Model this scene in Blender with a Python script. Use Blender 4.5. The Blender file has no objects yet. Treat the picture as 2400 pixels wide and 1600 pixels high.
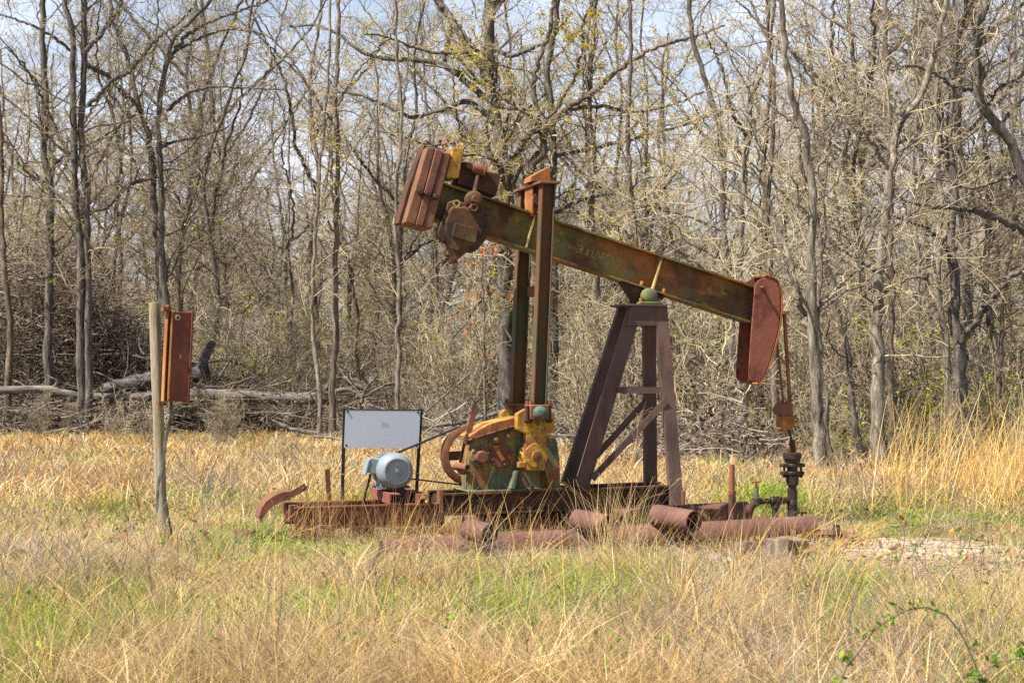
import bpy, math, random
import numpy as np
from mathutils import Vector, Matrix

random.seed(7)
SC = bpy.context.scene
COL = SC.collection
R = math.radians

# ------------------------------------------------------------------ camera model
F, CAMH, V0 = 4200.0, 1.13, 880.0          # focal length in photo pixels, eye height, horizon row
PITCH = math.atan((V0 - 800.0) / F)
CP, SP = math.cos(PITCH), math.sin(PITCH)

def ray(u, v):
    cx, cy = (u - 1200.0) / F, (800.0 - v) / F
    return Vector((cx, CP - cy * SP, SP + cy * CP))

def W(u, v, d):
    r = ray(u, v)
    return Vector((0, 0, CAMH)) + r * (d / r.y)

def G(u, v):
    r = ray(u, v)
    return Vector((0, 0, CAMH)) + r * (CAMH / -r.z)

# pump frame: X along the skid, Y away from the road, Z up
ORG = Vector((0.0, 12.8, 0.0)); TH = R(16)
EX = Vector((math.cos(TH), math.sin(TH), 0)); EY = Vector((-math.sin(TH), math.cos(TH), 0))

def P(u, v, y):
    r = ray(u, v); c = Vector((0, 0, CAMH)) - ORG
    t = (y - c.dot(EY)) / r.dot(EY)
    p = c + r * t
    return Vector((p.dot(EX), y, p.z))

def P2(pts, y):
    return [(q.x, q.z) for q in (P(u, v, y) for u, v in pts)]

# ------------------------------------------------------------------ objects
def tag(o, label=None, cat=None, group=None, kind=None):
    if label: o['label'] = label
    if cat: o['category'] = cat
    if group: o['group'] = group
    if kind: o['kind'] = kind
    return o

def empty(name, loc=(0, 0, 0), rz=0.0):
    o = bpy.data.objects.new(name, None)
    o.empty_display_size = 0.2
    COL.objects.link(o); o.location = loc; o.rotation_euler = (0, 0, rz)
    return o

def link_mesh(name, me, mat, parent=None):
    o = bpy.data.objects.new(name, me)
    COL.objects.link(o)
    for m in (mat if isinstance(mat, (list, tuple)) else [mat]):
        me.materials.append(m)
    if parent is not None: o.parent = parent
    return o

def isec(h, w, tf, tw):
    a, b, c, d = w / 2, h / 2, tw / 2, h / 2 - tf
    return [(-a, -b), (a, -b), (a, -d), (c, -d), (c, d), (a, d), (a, b), (-a, b), (-a, d), (-c, d), (-c, -d), (-a, -d)]

def csec(h, w, t, s=1):
    b = h / 2
    pts = [(0, -b), (w, -b), (w, -b + t), (t, -b + t), (t, b - t), (w, b - t), (w, b), (0, b)]
    return [(s * x, y) for x, y in pts]

def rect(w, h):
    return [(-w / 2, -h / 2), (w / 2, -h / 2), (w / 2, h / 2), (-w / 2, h / 2)]

class MB:
    def __init__(s): s.v = []; s.f = []
    def add(s, vs, fs):
        k = len(s.v); s.v += [tuple(p) for p in vs]; s.f += [tuple(i + k for i in f) for f in fs]
        return s
    def prism(s, pts, y0, y1, M=None):
        n = len(pts)
        vs = [Vector((x, y0, z)) for x, z in pts] + [Vector((x, y1, z)) for x, z in pts]
        if M is not None: vs = [M @ p for p in vs]
        fs = [tuple(range(n)), tuple(range(2 * n - 1, n - 1, -1))] + [((i + 1) % n, i, i + n, (i + 1) % n + n) for i in range(n)]
        return s.add(vs, fs)
    def box(s, c, d, M=None):
        x, y, z = d[0] / 2, d[1] / 2, d[2] / 2
        vs = [Vector((a * x, b * y, e * z)) for e in (-1, 1) for b in (-1, 1) for a in (-1, 1)]
        if M is not None: vs = [M @ p for p in vs]
        c = Vector(c)
        return s.add([c + p for p in vs], [(0, 2, 3, 1), (4, 5, 7, 6), (0, 1, 5, 4), (2, 6, 7, 3), (0, 4, 6, 2), (1, 3, 7, 5)])
    def section(s, p0, p1, prof, up=(0, 0, 1)):
        p0, p1 = Vector(p0), Vector(p1); d = (p1 - p0).normalized()
        side = d.cross(Vector(up)).normalized(); u = side.cross(d)
        n = len(prof)
        vs = [p + side * a + u * b for p in (p0, p1) for a, b in prof]
        fs = [tuple(range(n - 1, -1, -1)), tuple(range(n, 2 * n))] + [(i, (i + 1) % n, (i + 1) % n + n, i + n) for i in range(n)]
        return s.add(vs, fs)
    def tube(s, pts, r, n=10, caps=True):
        pts = [Vector(p) for p in pts]; m = len(pts)
        rs = r if isinstance(r, (list, tuple)) else [r] * m
        T = [(pts[min(i + 1, m - 1)] - pts[max(i - 1, 0)]).normalized() for i in range(m)]
        ref = Vector((0, 0, 1)) if abs(T[0].z) < 0.9 else Vector((1, 0, 0))
        u = T[0].cross(ref).normalized(); vs = []
        for i in range(m):
            u = (u - T[i] * u.dot(T[i])).normalized(); w = T[i].cross(u)
            for k in range(n):
                a = 2 * math.pi * k / n
                vs.append(pts[i] + (u * math.cos(a) + w * math.sin(a)) * rs[i])
        fs = [(i * n + k, i * n + (k + 1) % n, (i + 1) * n + (k + 1) % n, (i + 1) * n + k) for i in range(m - 1) for k in range(n)]
        if caps: fs += [tuple(range(n - 1, -1, -1)), tuple(range((m - 1) * n, m * n))]
        return s.add(vs, fs)
    def lathe(s, p, ax, prof, n=24, closed=True):
        p, ax = Vector(p), Vector(ax).normalized()
        ref = Vector((0, 0, 1)) if abs(ax.z) < 0.9 else Vector((1, 0, 0))
        u = ax.cross(ref).normalized(); w = ax.cross(u); m = len(prof); vs = []
        for t, r in prof:
            for k in range(n):
                a = 2 * math.pi * k / n
                vs.append(p + ax * t + (u * math.cos(a) + w * math.sin(a)) * max(r, 1e-4))
        fs = [(i * n + k, i * n + (k + 1) % n, (i + 1) * n + (k + 1) % n, (i + 1) * n + k) for i in range(m - 1) for k in range(n)]
        if closed: fs += [tuple(range(n - 1, -1, -1)), tuple(range((m - 1) * n, m * n))]
        return s.add(vs, fs)
    def pipe(s, p0, p1, r, t=0.008, n=28):
        p0, p1 = Vector(p0), Vector(p1); L = (p1 - p0).length
        return s.lathe(p0, p1 - p0, [(0, r - t), (0, r), (L, r), (L, r - t), (0, r - t)], n, closed=False)
    def build(s, name, mat, parent=None, bevel=0.0, smooth=True):
        me = bpy.data.meshes.new(name)
        me.from_pydata(s.v, [], s.f); me.update()
        import bmesh
        bm = bmesh.new(); bm.from_mesh(me); bmesh.ops.recalc_face_normals(bm, faces=bm.faces); bm.to_mesh(me); bm.free()
        o = link_mesh(name, me, mat, parent)
        if smooth:
            me.polygons.foreach_set('use_smooth', [True] * len(me.polygons))
            me.set_sharp_from_angle(angle=R(38))
        if bevel:
            b = o.modifiers.new('edge', 'BEVEL'); b.width = bevel; b.segments = 2; b.limit_method = 'ANGLE'; b.angle_limit = R(40)
            b.harden_normals = False
        return o

# ------------------------------------------------------------------ numpy meshes
def np_mesh(name, V, Q, mat, parent=None, cols=None, smooth=True, midx=None):
    V = np.ascontiguousarray(V, np.float32); Q = np.ascontiguousarray(Q, np.int32)
    me = bpy.data.meshes.new(name)
    n, (f, k) = len(V), Q.shape
    me.vertices.add(n); me.vertices.foreach_set('co', V.ravel())
    me.loops.add(f * k); me.loops.foreach_set('vertex_index', Q.ravel())
    me.polygons.add(f); me.polygons.foreach_set('loop_start', np.arange(0, f * k, k, dtype=np.int32))
    if smooth: me.polygons.foreach_set('use_smooth', np.ones(f, bool))
    if cols is not None:
        c = np.ones((n, 4), np.float32); c[:, :3] = cols
        a = me.attributes.new('Col', 'FLOAT_COLOR', 'POINT'); a.data.foreach_set('color', c.ravel())
    me.update(calc_edges=True)
    o = link_mesh(name, me, mat, parent)
    if midx is not None: me.polygons.foreach_set('material_index', np.ascontiguousarray(midx, np.int32))
    return o

def tubes(Pn, Rn, sides):
    """Pn (N,M,3), Rn (N,M) -> verts, quads"""
    N, M, _ = Pn.shape
    T = np.empty_like(Pn); T[:, 1:-1] = Pn[:, 2:] - Pn[:, :-2]; T[:, 0] = Pn[:, 1] - Pn[:, 0]; T[:, -1] = Pn[:, -1] - Pn[:, -2]
    T /= np.linalg.norm(T, axis=2, keepdims=True) + 1e-9
    ref = np.where(np.abs(T[:, :1, 2:3]) < 0.8, np.array([0, 0, 1.0]), np.array([1.0, 0, 0]))
    U = np.cross(T, np.broadcast_to(ref, T.shape)); U /= np.linalg.norm(U, axis=2, keepdims=True) + 1e-9
    Wv = np.cross(T, U)
    a = np.arange(sides) * 2 * np.pi / sides
    V = Pn[:, :, None, :] + Rn[:, :, None, None] * (np.cos(a)[None, None, :, None] * U[:, :, None, :] + np.sin(a)[None, None, :, None] * Wv[:, :, None, :])
    idx = np.arange(N * M * sides).reshape(N, M, sides); nx = np.roll(idx, -1, axis=2)
    Q = np.stack([idx[:, :-1], nx[:, :-1], nx[:, 1:], idx[:, 1:]], axis=-1).reshape(-1, 4)
    return V.reshape(-1, 3), Q

def joinvq(parts):
    vs, qs, k = [], [], 0
    for V, Q in parts:
        vs.append(V); qs.append(Q + k); k += len(V)
    return np.concatenate(vs), np.concatenate(qs)

def vnoise(x, y, seed=0):
    xi, yi = np.floor(x).astype(np.int64), np.floor(y).astype(np.int64); fx, fy = x - xi, y - yi
    def h(a, b):
        k = (a * 374761393 + b * 668265263 + seed * 1442695041) & 0x7fffffff
        k = ((k ^ (k >> 13)) * 1274126177) & 0x7fffffff
        return ((k ^ (k >> 16)) & 0xffff) / 65535.0
    sx, sy = fx * fx * (3 - 2 * fx), fy * fy * (3 - 2 * fy)
    return (h(xi, yi) * (1 - sx) + h(xi + 1, yi) * sx) * (1 - sy) + (h(xi, yi + 1) * (1 - sx) + h(xi + 1, yi + 1) * sx) * sy

def fbm(x, y, seed=0):
    return (vnoise(x, y, seed) + 0.5 * vnoise(2.1 * x, 2.1 * y, seed + 5) + 0.25 * vnoise(4.3 * x, 4.3 * y, seed + 9)) / 1.75

# ------------------------------------------------------------------ materials
def new_mat(name):
    m = bpy.data.materials.new(name); m.use_nodes = True
    nt = m.node_tree; nt.nodes.clear()
    return m, nt

def N(nt, t, **kw):
    n = nt.nodes.new(t)
    for k, v in kw.items(): setattr(n, k, v)
    return n

def mat(name, ramp, scale=6.0, layers=(), rough=0.85, bump=0.35, fine=0.3, stretch=(1, 1, 1), metal=0.0, spec=0.3, fscale=70.0, bscale=None, detail=6.0):
    """Base colours from a noise ramp; layers = (colour, scale, lo, hi, offset, stretch) patches laid over it; fine speckle; bump."""
    if not name.startswith(('bark', 'post', 'weathered', 'dead', 'charred', 'field', 'forest', 'pale_sand', 'worn')): fine *= 0.55; bump *= 0.6
    m, nt = new_mat(name); L = nt.links.new
    tc = N(nt, 'ShaderNodeTexCoord')
    def noise(sc, off=0.0, st=(1, 1, 1), det=6.0, ro=0.6):
        mp = N(nt, 'ShaderNodeMapping'); mp.inputs['Location'].default_value = (off, off * 0.7, off * 1.3); mp.inputs['Scale'].default_value = st
        L(tc.outputs['Object'], mp.inputs['Vector'])
        n = N(nt, 'ShaderNodeTexNoise'); n.inputs['Scale'].default_value = sc; n.inputs['Detail'].default_value = det; n.inputs['Roughness'].default_value = ro
        L(mp.outputs[0], n.inputs['Vector'])
        return n.outputs['Fac']
    r = N(nt, 'ShaderNodeValToRGB'); e = r.color_ramp.elements
    while len(e) > 1: e.remove(e[-1])
    e[0].position = ramp[0][0]; e[0].color = (*ramp[0][1], 1)
    for p, c in ramp[1:]:
        x = e.new(p); x.color = (*c, 1)
    L(noise(scale, 0.0, stretch, detail), r.inputs[0]); cur = r.outputs[0]
    for i, ly in enumerate(layers):
        c, sc, lo, hi = ly[:4]; off = ly[4] if len(ly) > 4 else 3.1 * (i + 1); st = ly[5] if len(ly) > 5 else (1, 1, 1)
        mr = N(nt, 'ShaderNodeMapRange'); mr.inputs['From Min'].default_value = lo; mr.inputs['From Max'].default_value = hi
        L(noise(sc, off, st, 7.0, 0.65), mr.inputs['Value'])
        mx = N(nt, 'ShaderNodeMix', data_type='RGBA'); L(mr.outputs[0], mx.inputs[0]); L(cur, mx.inputs[6]); mx.inputs[7].default_value = (*c, 1)
        cur = mx.outputs[2]
    nf = noise(fscale, 5.0, stretch, 3.0)
    if fine:
        mr = N(nt, 'ShaderNodeMapRange'); mr.inputs['From Min'].default_value = 0.3; mr.inputs['From Max'].default_value = 0.7
        mr.inputs['To Min'].default_value = 1 - fine; mr.inputs['To Max'].default_value = 1 + fine * 0.7; L(nf, mr.inputs['Value'])
        mx = N(nt, 'ShaderNodeMix', data_type='RGBA', blend_type='MULTIPLY'); mx.inputs[0].default_value = 1.0
        L(cur, mx.inputs[6]); L(mr.outputs[0], mx.inputs[7]); cur = mx.outputs[2]
    b = N(nt, 'ShaderNodeBsdfPrincipled'); L(cur, b.inputs['Base Color'])
    b.inputs['Roughness'].default_value = rough; b.inputs['Metallic'].default_value = metal; b.inputs['Specular IOR Level'].default_value = spec
    if bump:
        bp = N(nt, 'ShaderNodeBump'); bp.inputs['Strength'].default_value = bump; bp.inputs['Distance'].default_value = 0.01
        L(noise(bscale or fscale * 0.5, 9.0, stretch, 5.0), bp.inputs['Height']); L(bp.outputs[0], b.inputs['Normal'])
    o = N(nt, 'ShaderNodeOutputMaterial'); L(b.outputs[0], o.inputs[0])
    return m

def leaf_mat(name, transl=0.3, tint=(1, 1, 1)):
    """Thin plant matter whose colour is stored per blade or leaf."""
    m, nt = new_mat(name); L = nt.links.new
    a = N(nt, 'ShaderNodeAttribute', attribute_name='Col')
    d = N(nt, 'ShaderNodeBsdfDiffuse'); t = N(nt, 'ShaderNodeBsdfTranslucent'); mx = N(nt, 'ShaderNodeMixShader'); mx.inputs[0].default_value = transl
    L(a.outputs['Color'], d.inputs[0]); L(a.outputs['Color'], t.inputs[0]); L(d.outputs[0], mx.inputs[1]); L(t.outputs[0], mx.inputs[2])
    o = N(nt, 'ShaderNodeOutputMaterial'); L(mx.outputs[0], o.inputs[0])
    return m

M = {}
M['rust_dark'] = mat('rust_dark', [(0.3, (0.026, 0.014, 0.01)), (0.5, (0.055, 0.025, 0.016)), (0.7, (0.1, 0.04, 0.02))], 7, [((0.2, 0.07, 0.025), 9, 0.58, 0.72)])
M['rust_brown'] = mat('rust_brown', [(0.3, (0.09, 0.04, 0.025)), (0.5, (0.16, 0.065, 0.038)), (0.7, (0.23, 0.09, 0.045))], 8, [((0.06, 0.03, 0.022), 12, 0.6, 0.75)])
M['rust_red'] = mat('rust_red', [(0.3, (0.14, 0.047, 0.03)), (0.5, (0.2, 0.067, 0.042)), (0.72, (0.245, 0.095, 0.058))], 5, [((0.07, 0.019, 0.014), 6, 0.52, 0.66, 2.0, (1, 1, 0.6)), ((0.36, 0.13, 0.06), 30, 0.62, 0.75)], fine=0.22)
M['rust_orange'] = mat('rust_orange', [(0.3, (0.15, 0.053, 0.02)), (0.5, (0.27, 0.095, 0.026)), (0.7, (0.38, 0.155, 0.042))], 9, [((0.1, 0.04, 0.022), 12, 0.57, 0.7)])
M['casing'] = mat('casing_rust', [(0.3, (0.085, 0.042, 0.033)), (0.5, (0.13, 0.062, 0.048)), (0.7, (0.165, 0.084, 0.065))], 5, [((0.075, 0.036, 0.028), 9, 0.52, 0.68), ((0.2, 0.1, 0.07), 5, 0.56, 0.75, 12.0), ((0.055, 0.03, 0.025), 26, 0.6, 0.72)], fine=0.35, rough=0.85, bump=0.6)
M['samson'] = mat('samson_paint', [(0.3, (0.06, 0.036, 0.031)), (0.55, (0.098, 0.06, 0.051)), (0.75, (0.13, 0.08, 0.068))], 4, [((0.17, 0.072, 0.04), 5, 0.54, 0.74, 4.0, (2, 2, 0.25)), ((0.05, 0.034, 0.032), 7, 0.54, 0.7, 9.0, (1.5, 1.5, 0.3)), ((0.2, 0.08, 0.04), 22, 0.66, 0.76)], fine=0.22, rough=0.75)
M['beam'] = mat('beam_rusty_paint', [(0.32, (0.03, 0.026, 0.016)), (0.42, (0.07, 0.033, 0.014)), (0.55, (0.125, 0.05, 0.016)), (0.7, (0.08, 0.03, 0.016))], 4.5,
                [((0.15, 0.155, 0.055), 2.4, 0.42, 0.58, 4.0), ((0.27, 0.1, 0.025), 3, 0.5, 0.64, 13.0), ((0.24, 0.17, 0.035), 5, 0.57, 0.68, 21.0), ((0.045, 0.026, 0.02), 4, 0.53, 0.7, 8.0, (1, 1, 2.0))], fine=0.3, rough=0.75)
M['beam_edge'] = mat('beam_edge_paint', [(0.3, (0.05, 0.025, 0.015)), (0.5, (0.1, 0.05, 0.02)), (0.65, (0.24, 0.16, 0.03))], 6)
M['stiff'] = mat('pale_yellow_paint', [(0.35, (0.2, 0.13, 0.04)), (0.6, (0.4, 0.3, 0.12))], 14)
M['weight'] = mat('weight_rust', [(0.3, (0.095, 0.045, 0.03)), (0.5, (0.155, 0.07, 0.042)), (0.7, (0.21, 0.1, 0.05))], 6, [((0.34, 0.16, 0.035), 5, 0.6, 0.75), ((0.09, 0.04, 0.03), 14, 0.58, 0.7)])
M['yellow'] = mat('yellow_paint', [(0.32, (0.24, 0.1, 0.02)), (0.45, (0.4, 0.22, 0.022)), (0.7, (0.46, 0.29, 0.045))], 6, [((0.2, 0.075, 0.025), 6, 0.44, 0.58), ((0.11, 0.055, 0.028), 20, 0.56, 0.7), ((0.08, 0.042, 0.022), 8, 0.54, 0.72, 15.0, (2.5, 2.5, 0.3))], rough=0.65)
M['gear'] = mat('green_yellow_paint', [(0.3, (0.035, 0.095, 0.06)), (0.5, (0.06, 0.125, 0.08)), (0.62, (0.09, 0.15, 0.085))], 5,
                [((0.34, 0.2, 0.035), 2.6, 0.48, 0.6, 1.7), ((0.19, 0.078, 0.028), 3.0, 0.48, 0.6, 6.4), ((0.09, 0.04, 0.022), 11, 0.53, 0.72), ((0.05, 0.028, 0.018), 8, 0.52, 0.72, 15.0, (2.5, 2.5, 0.3)), ((0.3, 0.13, 0.04), 30, 0.64, 0.72)], rough=0.65)
M['arm'] = mat('pitman_green_rust', [(0.3, (0.04, 0.048, 0.03)), (0.45, (0.07, 0.06, 0.03)), (0.55, (0.12, 0.055, 0.024)), (0.75, (0.075, 0.032, 0.018))], 5, [((0.03, 0.085, 0.055), 5, 0.58, 0.7)], stretch=(1, 1, 0.35))
M['green'] = mat('green_paint', [(0.3, (0.04, 0.09, 0.07)), (0.6, (0.08, 0.145, 0.105))], 12, [((0.14, 0.07, 0.035), 14, 0.48, 0.64), ((0.05, 0.03, 0.02), 9, 0.55, 0.7)])
M['valve'] = mat('valve_grey_green', [(0.3, (0.05, 0.055, 0.045)), (0.6, (0.1, 0.11, 0.09))], 14, [((0.1, 0.05, 0.03), 16, 0.5, 0.64)])
M['lime'] = mat('lichen_green_paint', [(0.3, (0.06, 0.08, 0.045)), (0.6, (0.14, 0.17, 0.045))], 9, [((0.1, 0.085, 0.075), 8, 0.42, 0.58), ((0.16, 0.08, 0.05), 14, 0.56, 0.7)])
M['motor'] = mat('motor_grey_paint', [(0.3, (0.15, 0.18, 0.205)), (0.6, (0.2, 0.235, 0.26))], 8, [((0.2, 0.22, 0.24), 16, 0.6, 0.75), ((0.11, 0.1, 0.09), 7, 0.54, 0.75, 12.0, (1.5, 1.5, 0.5)), ((0.16, 0.09, 0.06), 24, 0.66, 0.74)], fine=0.12, rough=0.5, bump=0.08)
M['black'] = mat('black_metal', [(0.3, (0.012, 0.012, 0.013)), (0.7, (0.03, 0.028, 0.027))], 10, rough=0.6)
M['oily'] = mat('oily_iron', [(0.3, (0.012, 0.009, 0.008)), (0.55, (0.028, 0.018, 0.014)), (0.75, (0.06, 0.032, 0.022))], 10, rough=0.5, spec=0.35)
M['clamp'] = mat('clamp_iron', [(0.3, (0.035, 0.02, 0.012)), (0.5, (0.08, 0.04, 0.018)), (0.7, (0.14, 0.062, 0.022))], 7, [((0.1, 0.08, 0.03), 5, 0.58, 0.72), ((0.02, 0.015, 0.012), 9, 0.54, 0.7)])
M['belt'] = mat('belt_rubber', [(0.3, (0.02, 0.02, 0.02)), (0.7, (0.04, 0.038, 0.034))], 12, rough=0.8)
M['sign'] = mat('sign_white', [(0.3, (0.5, 0.56, 0.67)), (0.7, (0.54, 0.6, 0.71))], 3, fine=0.03, bump=0.0, rough=0.45)
M['ink'] = mat('faded_ink', [(0.3, (0.4, 0.45, 0.54)), (0.7, (0.46, 0.52, 0.62))], 40, fine=0.1, bump=0)
M['postwood'] = mat('post_wood', [(0.3, (0.16, 0.13, 0.09)), (0.5, (0.28, 0.235, 0.165)), (0.7, (0.37, 0.32, 0.24))], 9, [((0.3, 0.2, 0.07), 4, 0.58, 0.72), ((0.2, 0.21, 0.12), 3, 0.58, 0.74, 11.0)], stretch=(5, 5, 0.35), rough=0.9, bump=0.6)
M['oldwood'] = mat('weathered_wood', [(0.3, (0.08, 0.06, 0.048)), (0.5, (0.17, 0.125, 0.095)), (0.7, (0.27, 0.21, 0.165))], 9, [((0.2, 0.09, 0.05), 6, 0.6, 0.74)], stretch=(3, 3, 0.5), rough=0.9, bump=0.6)
M['logwood'] = mat('dead_log_wood', [(0.34, (0.04, 0.036, 0.033)), (0.5, (0.12, 0.108, 0.096)), (0.68, (0.23, 0.21, 0.185))], 5, stretch=(0.5, 3, 3), rough=0.95, bump=0.6)
M['darklog'] = mat('charred_log_wood', [(0.3, (0.03, 0.028, 0.027)), (0.5, (0.08, 0.073, 0.068)), (0.7, (0.2, 0.18, 0.165))], 6, stretch=(0.6, 3, 3), rough=0.95, bump=0.6)
M['boxred'] = mat('box_red_rust', [(0.3, (0.075, 0.02, 0.012)), (0.5, (0.13, 0.034, 0.019)), (0.7, (0.18, 0.06, 0.028))], 5, [((0.07, 0.026, 0.018), 7, 0.52, 0.7), ((0.24, 0.1, 0.04), 24, 0.64, 0.74)], fine=0.22, stretch=(1, 1, 0.5), rough=0.65)
M['boxedge'] = mat('box_orange_rust', [(0.3, (0.18, 0.062, 0.018)), (0.5, (0.28, 0.115, 0.03)), (0.7, (0.42, 0.25, 0.09))], 8, stretch=(1, 1, 0.3))
M['stone'] = mat('stone', [(0.3, (0.18, 0.13, 0.1)), (0.6, (0.32, 0.25, 0.2))], 9)
M['bark_dark'] = mat('bark_dark', [(0.3, (0.035, 0.03, 0.026)), (0.5, (0.1, 0.085, 0.072)), (0.68, (0.19, 0.17, 0.145))], 7, [((0.2, 0.21, 0.17), 3, 0.6, 0.74)], stretch=(3, 3, 0.5), fine=0.55, fscale=30, bump=1.0, rough=0.95)
M['bark_grey'] = mat('bark_grey', [(0.34, (0.05, 0.041, 0.032)), (0.46, (0.15, 0.126, 0.098)), (0.58, (0.22, 0.19, 0.15)), (0.68, (0.33, 0.29, 0.235))], 6, [((0.3, 0.3, 0.25), 2.5, 0.6, 0.72)], stretch=(3, 3, 0.5), fine=0.6, fscale=30, bump=1.0, rough=0.95)
M['bark_brown'] = mat('bark_brown', [(0.34, (0.045, 0.034, 0.025)), (0.5, (0.125, 0.096, 0.072)), (0.68, (0.22, 0.175, 0.135))], 7, stretch=(3, 3, 0.5), fine=0.55, fscale=30, bump=1.0, rough=0.95)
M['twig'] = mat('twig_bark', [(0.3, (0.27, 0.215, 0.13)), (0.5, (0.41, 0.34, 0.22)), (0.7, (0.54, 0.46, 0.32))], 2.5, fine=0.2, bump=0, rough=0.95)
M['twig_dark'] = mat('twig_bark_dark', [(0.3, (0.16, 0.125, 0.08)), (0.5, (0.27, 0.217, 0.145)), (0.7, (0.4, 0.33, 0.235))], 2.5, fine=0.2, bump=0, rough=0.95)
M['stick'] = mat('dead_stick', [(0.3, (0.15, 0.125, 0.105)), (0.5, (0.28, 0.24, 0.205)), (0.7, (0.46, 0.41, 0.36))], 1.5, fine=0.2, bump=0, rough=0.95)
M['brush'] = mat('brush_bark', [(0.3, (0.075, 0.062, 0.048)), (0.5, (0.16, 0.133, 0.104)), (0.7, (0.3, 0.26, 0.21))], 2.0, fine=0.2, bump=0, rough=0.95)
M['grass'] = leaf_mat('grass_blades', 0.3)
M['leaf'] = leaf_mat('leaf_blades', 0.35)
# ================================================================== PUMPJACK
pump = empty('pumpjack', ORG, TH)
tag(pump, 'small rusty oil pumpjack with tilted walking beam standing in the dry grass', 'pumpjack')

def V(x, y, z): return Vector((x, y, z))
def scaled(pts, ox, oz, s): return [(ox + x / s, oz + y / s) for x, y in pts]
def Z1(pts): return scaled(pts, 900, 300, 4.3556)
def ZG(pts): return scaled(pts, 1020, 930, 5.228)

def bolt(mb, p, r=0.018, h=0.02, ax=(0, -1, 0)):
    mb.lathe(p, ax, [(-0.005, r * 1.35), (0.004, r * 1.35), (0.004, r), (h, r), (h + 0.004, r * 0.8)], 6)

# ---- skid ------------------------------------------------------------------
zt = lambda u, v, y=-0.17: P(u, v, y)
pL, pR = P(1034, 1182, -0.19), P(1590, 1160, -0.19)       # mid height of the near main rail
skid = MB()
RH = 0.150
for s in (-1, 1):
    skid.section(V(pL.x, s * 0.19, pL.z), V(pR.x, s * 0.19, pR.z), isec(RH, 0.09, 0.012, 0.008))
xmems = []
for x in (pL.x + 0.02, 0.18, 0.62, 1.12, pR.x - 0.03):
    z = pL.z + (pR.z - pL.z) * (x - pL.x) / (pR.x - pL.x)
    skid.section(V(x, -0.185, z - 0.004), V(x, 0.185, z - 0.004), csec(RH - 0.03, 0.05, 0.008))
skid = skid.build('skid_frame', M['rust_dark'], pump)
eL, eR = P(690, 1214, -0.24), P(1034, 1203, -0.24)
for s in (-1, 1):
    b = MB(); b.section(V(eL.x, s * 0.245, eL.z), V(eR.x + (0.02 if s < 0 else 0), s * 0.245, eR.z), isec(0.15, 0.06, 0.01, 0.008))
    b.build('skid_extension', M['rust_brown'], skid)
b = MB(); b.section(V(eL.x + 0.03, -0.24, eL.z), V(eL.x + 0.03, 0.24, eL.z), csec(0.12, 0.05, 0.008)); b.build('cross_member', M['rust_brown'], skid)
b = MB(); b.section(V(-0.86, -0.24, eR.z), V(-0.86, 0.24, eR.z), csec(0.12, 0.05, 0.008)); b.build('cross_member', M['rust_brown'], skid)
b = MB(); q = P(1030, 1170, -0.235); b.box((q.x, -0.245, q.z - 0.01), (0.022, 0.09, 0.16)); b.build('end_plate', M['rust_brown'], skid)
# bar standing on the far rail and its neighbour's stubs
q0, q1 = P(771, 1172, 0.25), P(767, 1099, 0.25)
b = MB(); b.section(q0, q1, rect(0.034, 0.008), up=(0, 1, 0)); b.build('upright_bar', M['rust_brown'], skid)
# wooden and steel blocks under the skid
for u0, u1, v0, v1, y in ((1318, 1352, 1196, 1262, -0.15), (842, 872, 1230, 1268, -0.2), (1545, 1578, 1188, 1236, 0.0)):
    a, c = P(u0, v0, y), P(u1, v1, y)
    b = MB(); b.box(((a.x + c.x) / 2, y + 0.16, (a.z + c.z) / 2 - 0.02), (c.x - a.x, 0.42, abs(a.z - c.z) + 0.04)); b.build('support_block', M['rust_dark'], skid, bevel=0.006)
# small hanging clip on the near web
b = MB(); q = P(1222, 1172, -0.2); b.box((q.x, -0.203, q.z), (0.03, 0.012, 0.05)); q = P(1220, 1188, -0.2); b.box((q.x, -0.206, q.z), (0.045, 0.02, 0.014)); b.build('clip', M['rust_orange'], skid)
# motor rails (channels lying across the extension)
for (u0, v0, w) in ((913, 1157, 0.075), (982, 1159, 0.075)):
    q = P(u0, v0, -0.33)
    b = MB(); b.section(V(q.x, -0.33, q.z - 0.036), V(q.x, 0.3, q.z - 0.03), csec(0.072, w, 0.008, s=1)); b.build('motor_rail', M['rust_red'], skid)

# ---- samson post -----------------------------------------------------------
cL, cR = P(1460, 716.5, -0.13), P(1562, 713.5, -0.13)
cz = (cL.z + cR.z) / 2
post = MB()
post.box(((cL.x + cR.x) / 2, 0, cz), (cR.x - cL.x, 0.30, 0.014))
post = post.build('samson_post', M['samson'], pump, bevel=0.002)
def leg(t, bt, yt, yb, w, d, flip=1):
    a, c = P(*t, yt), P(*bt, yb)
    b = MB(); side = csec(w, d, 0.007, s=flip)
    b.section(a, c, side, up=(1, 0, 0)); return b.build('leg', M['samson'], post)
leg((1492, 718), (1364, 1144), -0.115, -0.16, 0.098, 0.05, -1)
aN, bN = P(1492, 718, -0.115), P(1364, 1144, -0.16)
b = MB(); b.section(V(aN.x, 0.115, aN.z), V(bN.x, 0.16, bN.z), csec(0.098, 0.05, 0.007, -1), up=(1, 0, 0)); b.build('leg', M['samson'], post)
leg((1550, 718), (1589, 1184), -0.12, -0.27, 0.094, 0.05, -1)
aN, bN = P(1550, 718, -0.12), P(1589, 1184, -0.27)
b = MB(); b.section(V(aN.x, 0.12, aN.z), V(bN.x, 0.27, bN.z), csec(0.094, 0.05, 0.007, -1), up=(1, 0, 0)); b.build('leg', M['samson'], post)
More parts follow.
